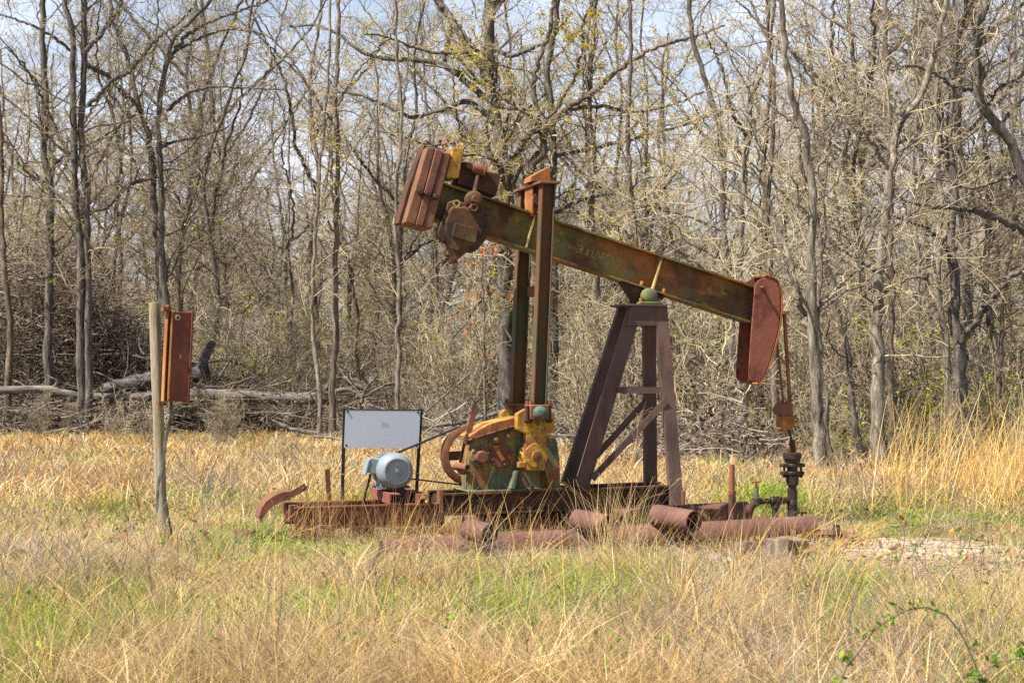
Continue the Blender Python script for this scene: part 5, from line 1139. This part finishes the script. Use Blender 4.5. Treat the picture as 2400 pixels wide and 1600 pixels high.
def blades(x, y, h, w, cols, rng, lean=0.35, curl=0.5, segs=3, az=None):
    n = len(x); az = rng.uniform(0, 2 * np.pi, n) if az is None else az
    L = np.stack([np.cos(az), np.sin(az)], 1); ln = np.abs(rng.normal(0, lean, n)) + 0.04; cu = rng.uniform(0.1, 1, n) * curl
    fa = rng.uniform(0, 2 * np.pi, n); fw = np.stack([np.cos(fa), np.sin(fa), 0 * fa], 1)
    Vv = np.empty((n, segs + 1, 2, 3), np.float32)
    for k in range(segs + 1):
        t = k / segs; out = h * (ln * t + cu * t * t); z = h * (t - 0.45 * cu * t * t) * np.sqrt(np.maximum(1 - (ln * 0.6) ** 2, 0.1))
        c = np.stack([x + L[:, 0] * out, y + L[:, 1] * out, np.maximum(z, 0.004) - (0.01 if k == 0 else 0)], 1)
        hw = (w * (1 - 0.75 * t ** 1.4) * 0.5)[:, None]
        Vv[:, k, 0] = c - fw * hw; Vv[:, k, 1] = c + fw * hw
    idx = np.arange(n * (segs + 1) * 2).reshape(n, segs + 1, 2)
    Q = np.stack([idx[:, :-1, 0], idx[:, :-1, 1], idx[:, 1:, 1], idx[:, 1:, 0]], -1).reshape(-1, 4)
    return Vv.reshape(-1, 3), Q, np.repeat(cols, (segs + 1) * 2, 0)

def pick(rng, pal, n): return pal[rng.integers(0, len(pal), n)]

def field(name, n, d0, d1, seed, hr, wr, segs, mode, pw=1.6, per=18, spread=0.05):
    """Grass in tufts: every tuft has a tone, height and lean of its own."""
    rng = np.random.default_rng(seed); nt_ = n // per
    t = rng.uniform(0, 1, nt_); e = 2 - pw
    d = (d0 ** e + t * (d1 ** e - d0 ** e)) ** (1 / e); x = rng.uniform(-1, 1, nt_) * (d * 0.3 + 0.5)
    if mode == 'green':
        nb_ = int(nt_ * 0.4); G_ = [g_ for g_ in GREENS if d0 - 1 < F * CAMH / (g_[1] - V0) < d1 + 1]; pr = np.array([g_[4] * g_[2] * g_[3] for g_ in G_]); gi_ = rng.choice(len(G_), nb_, p=pr / pr.sum()); ga = np.array(G_)
        uu = ga[gi_, 0] + rng.normal(0, 0.75, nb_) * ga[gi_, 2]; vv = np.clip(ga[gi_, 1] + rng.normal(0, 0.75, nb_) * ga[gi_, 3], 1000, 1720); d[:nb_] = F * CAMH / (vv - V0); x[:nb_] = (uu - 1200) / F * d[:nb_]
    u, v = uvpix(x, d); gr = blob(u, v, GREENS) * 0.85 + np.clip((fbm(x * 1.0, d * 0.75, 11) - 0.44) * 3.4, -0.15, 0.6)
    sa = blob(u, v, SANDS); keep = rng.uniform(0, 1, nt_) > sa * 1.1
    keep &= ~((u > 1330) & (d > 21.5 + 3 * rng.uniform(0, 1, nt_)) & (rng.uniform(0, 1, nt_) < 0.75))
    if mode == 'green': keep &= rng.uniform(0, 1, nt_) < np.clip(gr * 1.7, 0.14, 1)
    else: keep &= rng.uniform(0, 1, nt_) > np.clip((gr - 0.3) * 1.2, 0, 0.82)
    x, d, u, v, gr = x[keep], d[keep], u[keep], v[keep], gr[keep]; k = len(x)
    h = rng.uniform(hr[0], hr[1], k) * (0.5 + 0.9 * fbm(x * 1.3, d * 1.3, 21)) * np.where(d > 20, 0.6, 1.0) * np.where(d < 9.2, 0.85, 1.0)
    h *= 1 - 0.45 * np.clip(np.minimum((d - 9.2) / 0.8, (15.5 - d) / 1.5), 0, 1)
    zone = np.clip(np.minimum((u - 560) / 100, (2060 - u) / 100), 0, 1) * np.clip(np.minimum((d - 9.4) / 0.7, (14.6 - d) / 1.0), 0, 1)
    h *= 1 - (0.58 if mode != 'green' else 0.5) * zone
    h *= 1 - 0.7 * np.clip(blob(u, v, [(2200, 1325, 250, 80, 1.2), (388, 1300, 70, 40, 0.9)]), 0, 1)
    h *= 1 - (0.6 if mode != 'green' else 0.2) * np.clip(np.minimum((u - 830) / 90, (1960 - u) / 60), 0, 1) * np.clip(np.minimum((d - np.where(u > 1600, 9.5, 9.9)) / 0.35, (12.2 - d) / 0.3), 0, 1)
    h *= 1 - 0.6 * np.clip(np.minimum((u - 1560) / 60, (1960 - u) / 40), 0, 1) * np.clip(np.minimum((d - 10.2) / 0.3, (13.9 - d) / 0.4), 0, 1)
    if mode == 'green': cols = pick(rng, GREEN, k)
    else:
        cols = pick(rng, STRAW, k); q = rng.uniform(0, 1, k)
        o = blob(u, v, ORANGES) + np.clip((fbm(x * 0.9, d * 0.7, 31) - 0.5) * 2.2, 0, 0.6); gy = blob(u, v, GREYS) + np.clip((fbm(x * 0.8, d * 0.9, 41) - 0.5) * 2.0, 0, 0.55)
        mo = q < o * 0.7; mg = (~mo) & (rng.uniform(0, 1, k) < gy * 0.8); cols[mo] = pick(rng, ORANGE, mo.sum()); cols[mg] = pick(rng, GREY, mg.sum())
    cols = cols * rng.uniform(0.62, 1.25, (k, 1)) * (0.72 + 0.5 * fbm(x * 0.6, d * 0.7, 71))[:, None]
    ln = np.abs(rng.normal(0.35, 0.3, k)); az = flow(x, d, rng)
    i = np.repeat(np.arange(k), per); m = len(i); sp = spread * rng.uniform(0.5, 1.6, k)[i] * np.clip(d[i] / 10, 0.8, 2.2)
    bx_, by_ = x[i] + rng.normal(0, 1, m) * sp, d[i] + rng.normal(0, 1, m) * sp
    hh = h[i] * rng.uniform(0.45, 1.15, m); w = rng.uniform(wr[0], wr[1], m) * np.where(rng.uniform(0, 1, m) < 0.13, 2.0, 1.0) * np.clip(d[i] / 10.0, 0.8, 2.6)
    flat = rng.uniform(0, 1, k) < (0.5 if mode != 'green' else 0.08)
    a_ = np.where(flat[i], az[i] + rng.normal(0, 0.5, m), rng.uniform(0, 2 * np.pi, m))
    Vv, Q, C = blades(bx_, by_, hh, w, cols[i] * rng.uniform(0.8, 1.18, (m, 1)), rng, np.where(flat[i], 1.1, ln[i]), 0.8, segs, a_)
    o = np_mesh(name, Vv, Q, M['grass'], cols=C, smooth=False); o['kind'] = 'stuff'; return o
field('dry_grass', 170000, 5.7, 13.2, 1, (0.12, 0.42), (0.0022, 0.0046), 3, 'dry', 1.3)
field('dry_grass', 150000, 13.0, 40.0, 2, (0.15, 0.38), (0.004, 0.0075), 2, 'dry', 1.4, 14, 0.07)
field('green_grass', 150000, 5.7, 16.0, 3, (0.1, 0.3), (0.0025, 0.005), 3, 'green', 1.3, 16, 0.045)
field('green_grass', 36000, 16.0, 36.0, 4, (0.12, 0.3), (0.004, 0.007), 2, 'green', 1.3, 14, 0.07)

# matted thatch lying low between the blades
rng = np.random.default_rng(9); n = 70000
d = (6.0 ** 0.7 + rng.uniform(0, 1, n) * (16.0 ** 0.7 - 6.0 ** 0.7)) ** (1 / 0.7); x = rng.uniform(-1, 1, n) * (d * 0.3 + 0.5); u, v = uvpix(x, d)
k = rng.uniform(0, 1, n) > blob(u, v, SANDS) * 1.05; x, d = x[k], d[k]; n = len(x)
cols = np.where(rng.uniform(0, 1, (n, 1)) < 0.4, pick(rng, GREY, n), pick(rng, STRAW, n)) * rng.uniform(0.6, 1.1, (n, 1))
Vv, Q, C = blades(x, d, rng.uniform(0.12, 0.42, n), rng.uniform(0.002, 0.004, n), cols, rng, 1.6, 1.3, 3, flow(x, d, rng, 3, 1.0))
Vv[:, 2] *= 0.35; Vv[:, 2] += 0.012
o = np_mesh('thatch', Vv, Q, M['grass'], cols=C, smooth=False); o['kind'] = 'stuff'

# tall thin stems: bluestem in front of the skid, golden stand by the trees, strays
def stems(name, lst, seed):
    rng = np.random.default_rng(seed); VV, QQ, CC, k = [], [], [], 0
    for (n, u0, u1, d0, d1, h0, h1, w, pal, lean, curl, az) in lst:
        u = rng.uniform(u0, u1, n); d = rng.uniform(d0, d1, n); x = (u - 1200) / F * d
        clus = rng.normal(0, 0.05, n); x = x + clus
        a = None if az is None else rng.normal(az, 0.9, n)
        Vv, Q, C = blades(x, d, rng.uniform(h0, h1, n), np.full(n, w) * rng.uniform(0.7, 1.3, n), pick(rng, pal, n) * rng.uniform(0.75, 1.2, (n, 1)), rng, lean, curl, 5, a)
        VV.append(Vv); QQ.append(Q + k); CC.append(C); k += len(Vv)
    o = np_mesh(name, np.concatenate(VV), np.concatenate(QQ), M['grass'], cols=np.concatenate(CC), smooth=False); o['kind'] = 'stuff'; return o
RED = np.array([[0.34, 0.17, 0.08], [0.42, 0.24, 0.11], [0.28, 0.15, 0.08], [0.46, 0.3, 0.15]]); GOLD = np.array([[0.62, 0.42, 0.13], [0.55, 0.36, 0.11], [0.66, 0.5, 0.24]])
stems('tall_brown_grass', [(210, 690, 960, 11.75, 12.3, 0.2, 0.42, 0.004, RED, 0.16, 0.3, None), (120, 690, 780, 11.9, 12.35, 0.25, 0.46, 0.004, RED, 0.2, 0.4, 0.6), (260, 930, 1120, 11.7, 12.4, 0.14, 0.34, 0.0036, RED, 0.16, 0.3, None), (130, 1100, 1330, 11.4, 12.4, 0.12, 0.3, 0.0035, RED, 0.15, 0.25, None),
    (300, 1180, 1900, 10.9, 11.8, 0.12, 0.26, 0.0035, RED, 0.2, 0.3, None), (200, 1640, 1900, 10.9, 11.6, 0.15, 0.32, 0.0035, RED, 0.2, 0.3, None), (150, 1380, 1640, 12.2, 13.4, 0.15, 0.4, 0.0035, STRAW, 0.2, 0.4, None), (160, 350, 420, 11.0, 11.6, 0.1, 0.35, 0.0035, STRAW, 0.2, 0.3, None)], 61)
stems('tall_golden_grass', [(420, 2040, 2480, 14.0, 20.0, 0.5, 1.15, 0.006, GOLD, 0.28, 0.35, 0.5), (260, 2230, 2480, 15.0, 19.0, 0.4, 0.8, 0.006, ORANGE, 0.22, 0.4, 0.4), (260, -60, 2460, 6.6, 11.0, 0.35, 0.7, 0.003, GOLD, 0.4, 0.5, 0.4), (260, -60, 2460, 13.5, 24.0, 0.35, 0.7, 0.0045, STRAW, 0.25, 0.4, None), (130, 1380, 1480, 10.6, 11.4, 0.3, 0.6, 0.0034, STRAW, 0.25, 0.4, None)], 62)

# ---- individual plants in front ---------------------------------------------------
def ribbon_plant(name, lab, cat, stems_px, d, w, pal, seed, plume=0, leaves=None, lsize=0.03, cane=False, group=None):
    rng = np.random.default_rng(seed); base = W(*stems_px[0][0], d); base.z = 0
    root = empty(name, base); tag(root, lab, cat, group); T = []; cols = []; lv = []
    for s in stems_px:
        dd = rng.uniform(-0.15, 0.15); pts = [W(u, v, d + dd * (i / max(len(s) - 1, 1))) - base for i, (u, v) in enumerate(s)]
        q, L = resample(pts, 18, rng, 0.0015); T.append((q, np.linspace(1, 0.35, 18) * w)); lv.append(q)
    Pn, Rn = np.array([a for a, _ in T]), np.array([a for _, a in T]); Vv, Q = tubes(Pn, Rn, 5)
    if cane: np_mesh('cane', Vv, Q, M['canebark'], root)
    else:
        C = np.repeat(pick(rng, pal, len(T)), 18 * 5, 0); np_mesh('stalks', Vv, Q, M['grass'], root, cols=C)
    if plume:
        pp, rr, _ = spawn(rng, Pn, Rn, np.ones(len(T)) * 0.5, plume * 2.0, 0.68, 1.0, (22, 10), 0.4, (0.03, 0.09), 3, 0.12, -0.05, 0.0012, 0.5); Vv, Q = tubes(pp, np.maximum(rr, 0.0011), 3)
        C = np.repeat(pick(rng, pal, len(pp)), 12, 0); np_mesh('plume', Vv, Q, M['grass'], root, cols=C)
    if leaves:
        n, clus = leaves; c = []
        for q in lv:
            k = rng.integers(2, 18, clus)
            for i in k: c.append(q[i])
        c = np.array(c); dirn = unit(rng.normal(0, 1, (len(c), 3))); c = c + dirn * 0.02 + np.array([0, 0, 0.012])
        pts = np.repeat(c, n, 0); Vb, Qb, cb = leaf_cards(rng, pts, lsize, np.array([[0.07, 0.17, 0.025], [0.13, 0.26, 0.035], [0.22, 0.34, 0.05], [0.2, 0.2, 0.05]]), lsize * 0.85); np_mesh('leaves', Vb, Qb, M['leaf'], root, cols=cb, smooth=False)
    return root
M['canebark'] = mat('bramble_cane', [(0.3, (0.1, 0.06, 0.05)), (0.6, (0.2, 0.13, 0.11))], 20, bump=0)
ribbon_plant('grass_tuft', 'tall golden grass tuft with bending plumes before the longest pipe end', 'grass tuft', [
    [(1930, 1600), (1900, 1560), (1866, 1420), (1870, 1320), (1893, 1255), (1950, 1222)], [(1932, 1600), (1905, 1500), (1905, 1380), (1950, 1290), (2000, 1255), (2040, 1242)], [(1935, 1600), (1920, 1480), (1942, 1360), (1985, 1290), (2040, 1245), (2085, 1226)],
    [(1938, 1600), (1945, 1470), (1985, 1360), (2020, 1290), (2043, 1230), (2052, 1222)], [(1936, 1600), (1950, 1520), (1975, 1440), (2010, 1360), (2050, 1310), (2100, 1290)], [(1928, 1600), (1890, 1540), (1862, 1480), (1858, 1380), (1880, 1300), (1900, 1290)],
    [(1934, 1600), (1912, 1520), (1915, 1430), (1938, 1330), (1970, 1275), (2010, 1262)], [(1934, 1600), (1928, 1500), (1925, 1400), (1960, 1310), (2020, 1270), (2060, 1262)]], 6.75, 0.0034, GOLD, 1, plume=30)
ribbon_plant('grass_stalk', 'single golden grass stalk arching over beside the skid end', 'grass stalk', [[(612, 1450), (625, 1370), (650, 1300), (690, 1252), (730, 1238), (756, 1226)]], 10.2, 0.0028, GOLD, 2, plume=10)
ribbon_plant('grass_stalk', 'very tall upright straw stalk with a feathery top before the post legs', 'grass stalk', [[(1452, 1345), (1466, 1250), (1482, 1120), (1497, 990), (1512, 950)]], 10.7, 0.0026, STRAW, 3, plume=26)
ribbon_plant('grass_stalk', 'bent straw stalk nodding before the foot of the post', 'grass stalk', [[(1478, 1345), (1495, 1250), (1502, 1180), (1560, 1150), (1590, 1120)]], 10.7, 0.0026, STRAW, 13, plume=26)
ribbon_plant('bramble', 'arching thorny bramble cane with fresh green leaves over the dry grass', 'bramble', [[(1915, 1760), (1950, 1640), (1982, 1566), (2027, 1508), (2054, 1470), (2110, 1434), (2165, 1422), (2203, 1430), (2240, 1466), (2271, 1521), (2296, 1592), (2312, 1760)]], 5.35, 0.0046, STRAW, 4, leaves=(8, 22), lsize=0.0135, cane=True)
ribbon_plant('bramble', 'short bramble cane with dense green leaves reaching out of the frame', 'bramble', [[(2285, 1780), (2296, 1598), (2310, 1572), (2330, 1556), (2365, 1546), (2410, 1540), (2440, 1545)]], 5.2, 0.0044, STRAW, 5, leaves=(10, 15), lsize=0.0155, cane=True)
ribbon_plant('weed', 'small leafy green sprout in the dry grass below the gear box', 'weed', [[(1166, 1505), (1164, 1485), (1158, 1468)], [(1166, 1505), (1178, 1488), (1186, 1474)], [(1166, 1505), (1150, 1490), (1140, 1480)]], 7.9, 0.003, STRAW, 6, leaves=(6, 9), lsize=0.014, cane=True)
ribbon_plant('weed', 'low green weed at the bottom edge below the golden tuft', 'weed', [[(1745, 1600), (1725, 1588), (1700, 1584)], [(1745, 1600), (1765, 1590), (1780, 1588)]], 6.7, 0.003, STRAW, 7, leaves=(7, 12), lsize=0.014, cane=True)
ribbon_plant('weed', 'thin upright weed with few green leaves before the longest pipe', 'weed', [[(968, 1480), (966, 1440), (960, 1400), (964, 1370)]], 8.6, 0.0028, STRAW, 8, leaves=(6, 8), lsize=0.014, cane=True)
ribbon_plant('weed', 'green bramble seedling at the bottom edge under the arching cane', 'weed', [[(2190, 1600), (2200, 1590), (2225, 1588)], [(2190, 1600), (2170, 1588), (2150, 1585)]], 6.7, 0.003, STRAW, 9, leaves=(7, 10), lsize=0.015, cane=True)
ribbon_plant('weed', 'woody dead weed with drooping twigs between post and sign', 'weed', [[(668, 1100), (664, 1075), (672, 1050), (690, 1040), (712, 1075), (718, 1090)], [(668, 1100), (660, 1080), (655, 1065)], [(668, 1098), (690, 1070), (702, 1082)]], 19, 0.008, STRAW, 10, cane=True)

# dead branching weed stalks
rng = np.random.default_rng(33); n = 620; d = 6.4 * (30 / 6.4) ** rng.uniform(0, 1, n); x = rng.uniform(-1, 1, n) * d * 0.3; u, v = uvpix(x, d)
k = ~((d > 9.8) & (d < 14) & (u > 560) & (u < 2000)); x, d = x[k], d[k]; n = len(x); ht = rng.uniform(0.2, 0.55, n); st = np.empty((n, 7, 3)); p = np.stack([x, d, 0 * x - 0.01], 1); dr = unit(np.stack([rng.normal(0.1, 0.3, n), rng.normal(0, 0.3, n), np.ones(n)], 1))
for j in range(7): st[:, j] = p; p = p + dr * (ht / 6)[:, None]; dr = unit(dr + rng.normal(0, 0.12, (n, 3)))
rw = rng.uniform(0.0014, 0.0028, n)[:, None] * np.linspace(1, 0.5, 7)[None] * np.clip(d / 9, 0.8, 2.4)[:, None]
b2 = spawn(rng, st, rw, ht, 16.0, 0.3, 1.0, (48, 14), 0.45, (0.04, 0.22), 3, 0.2, 0.1, 0.0012, 0.7); Vv, Q = joinvq([tubes(st, rw, 4), tubes(b2[0], b2[1], 3)])
o = np_mesh('dead_weeds', Vv, Q, M['brush']); o['kind'] = 'stuff'
# low broad-leaved weeds and loose gravel
rng = np.random.default_rng(25); n = 420; d = rng.uniform(6.0, 16, n); x = rng.uniform(-1, 1, n) * d * 0.3; u, v = uvpix(x, d)
c = np.stack([x, d, rng.uniform(0.04, 0.16, n)], 1); c[(d > 9.6) & (d < 14) & (u > 560) & (u < 2060), 2] *= 0.4
Vb, Qb, cb = leaf_cards(rng, np.repeat(c, 12, 0), 0.016, np.array([[0.1, 0.2, 0.025], [0.18, 0.3, 0.04], [0.26, 0.36, 0.06]]), 0.035); Vb[:, 2] = np.abs(Vb[:, 2])
o = np_mesh('ground_weeds', Vb, Qb, M['leaf'], cols=cb, smooth=False); o['kind'] = 'stuff'
n = 2600; px_ = np.stack([rng.normal(2220, 110, n), rng.normal(1310, 34, n)], 1); gp = np.array([tuple(G(a, max(b_, 1240))) for a, b_ in px_]); s_ = rng.uniform(0.004, 0.016, n) * (1 + (rng.uniform(0, 1, n) > 0.97))
oct_ = np.array([[1, 0, 0], [0, 1, 0], [-1, 0, 0], [0, -1, 0], [0, 0, 0.7], [0, 0, -0.7]]); tr_ = np.array([[0, 1, 4], [1, 2, 4], [2, 3, 4], [3, 0, 4], [1, 0, 5], [2, 1, 5], [3, 2, 5], [0, 3, 5]])
Vg = (gp[:, None, :] + oct_[None] * s_[:, None, None] * rng.uniform(0.5, 1.4, (n, 6, 1)) + np.array([0, 0, 0.004])).reshape(-1, 3); Qg = (np.arange(n)[:, None, None] * 6 + tr_[None]).reshape(-1, 3)
gravel_c = np.repeat(np.array([[0.38, 0.31, 0.22], [0.3, 0.23, 0.16], [0.2, 0.15, 0.11]])[rng.integers(0, 3, n)], 6, 0)
o = np_mesh('gravel', Vg, Qg, M['grass'], cols=gravel_c, smooth=False); o['kind'] = 'stuff'

# fallen brown leaves
rng = np.random.default_rng(15); n = 2600; d = rng.uniform(6.3, 36, n) ; x = rng.uniform(-1, 1, n) * d * 0.3
Vb, Qb, cb = leaf_cards(rng, np.stack([x, d, np.full(n, 0.09)], 1), 0.03, np.array([[0.36, 0.19, 0.08], [0.28, 0.16, 0.09], [0.42, 0.26, 0.13]]), 0.04); Vb[:, 2] = np.abs(Vb[:, 2])
o = np_mesh('fallen_leaves', Vb, Qb, M['leaf'], cols=cb, smooth=False); o['kind'] = 'stuff'
n = 26000; u = rng.uniform(-80, 2480, n); d = np.where(u > 1330, 20.5 + 20 * rng.uniform(0, 1, n) ** 1.5, 33 + 20 * rng.uniform(0, 1, n) ** 1.5); x = (u - 1200) / F * d
Vb, Qb, cb = leaf_cards(rng, np.stack([x, d, np.full(n, 0.03)], 1), 0.05, BRN, 0.03); Vb[:, 2] = np.abs(Vb[:, 2])
o = np_mesh('leaf_litter', Vb, Qb, M['leaf'], cols=cb, smooth=False); o['kind'] = 'stuff'

# ================================================================== LIGHT, SKY, CAMERA
SUN = Vector((-0.48, -0.28, 0.83)).normalized()
elev = math.asin(SUN.z)
sl = bpy.data.lights.new('sun', 'SUN'); sl.energy = 5.0; sl.angle = R(0.55); sl.color = (1.0, 0.93, 0.81)
so_ = bpy.data.objects.new('sun', sl); COL.objects.link(so_); so_.rotation_euler = (-SUN).to_track_quat('-Z', 'Y').to_euler()
w = bpy.data.worlds.new('World'); SC.world = w; w.use_nodes = True; nt = w.node_tree; nt.nodes.clear(); L = nt.links.new
sky = N(nt, 'ShaderNodeTexSky', sky_type='NISHITA'); sky.sun_disc = False; sky.sun_elevation = elev; sky.sun_rotation = math.atan2(SUN.x, SUN.y); sky.air_density = 1.0; sky.dust_density = 0.6
tc = N(nt, 'ShaderNodeTexCoord'); mp = N(nt, 'ShaderNodeMapping'); mp.inputs['Scale'].default_value = (2.2, 2.2, 7.0); mp.inputs['Location'].default_value = (0.35, 0.1, 0.0); L(tc.outputs['Generated'], mp.inputs['Vector'])
nz = N(nt, 'ShaderNodeTexNoise'); nz.inputs['Scale'].default_value = 1.6; nz.inputs['Detail'].default_value = 7; nz.inputs['Roughness'].default_value = 0.55; L(mp.outputs[0], nz.inputs['Vector'])
mr = N(nt, 'ShaderNodeMapRange'); mr.inputs['From Min'].default_value = 0.42; mr.inputs['From Max'].default_value = 0.62; mr.inputs['To Min'].default_value = 0.28; L(nz.outputs['Fac'], mr.inputs['Value'])
sx = N(nt, 'ShaderNodeSeparateXYZ'); L(tc.outputs['Generated'], sx.inputs[0])
fd = N(nt, 'ShaderNodeMapRange', interpolation_type='SMOOTHSTEP'); fd.inputs['From Min'].default_value = 0.24; fd.inputs['From Max'].default_value = 0.55; fd.inputs['To Min'].default_value = 1.0; fd.inputs['To Max'].default_value = 0.1; L(sx.outputs['Z'], fd.inputs['Value'])
mm = N(nt, 'ShaderNodeMath', operation='MULTIPLY'); L(mr.outputs[0], mm.inputs[0]); L(fd.outputs[0], mm.inputs[1])
mx = N(nt, 'ShaderNodeMix', data_type='RGBA'); L(mm.outputs[0], mx.inputs[0]); L(sky.outputs[0], mx.inputs[6]); mx.inputs[7].default_value = (8.3, 8.9, 10.4, 1)
bg = N(nt, 'ShaderNodeBackground'); bg.inputs['Strength'].default_value = 0.055; L(mx.outputs[2], bg.inputs[0]); wo_ = N(nt, 'ShaderNodeOutputWorld'); L(bg.outputs[0], wo_.inputs[0])

cam = bpy.data.cameras.new('camera'); cam.sensor_width = 36; cam.lens = 36 * F / 2400; cam.clip_end = 1000; cam.clip_start = 0.1
cam.dof.use_dof = True; cam.dof.focus_distance = 12.6; cam.dof.aperture_fstop = 9.0
co = bpy.data.objects.new('camera', cam); COL.objects.link(co); co.location = (0, 0, CAMH); co.rotation_euler = (math.pi / 2 + PITCH, 0, 0); SC.camera = co
vs_ = SC.view_settings; vs_.view_transform = 'Standard'; vs_.look = 'None'; vs_.gamma = 1; vs_.use_curve_mapping = False; vs_.exposure = 1.3
cy = SC.cycles; cy.max_bounces = 5; cy.diffuse_bounces = 3; cy.glossy_bounces = 2; cy.transmission_bounces = 2; cy.transparent_max_bounces = 4; cy.caustics_reflective = False; cy.caustics_refractive = False
cy.use_denoising = False; cy.use_adaptive_sampling = False; cy.sample_clamp_indirect = 3.0
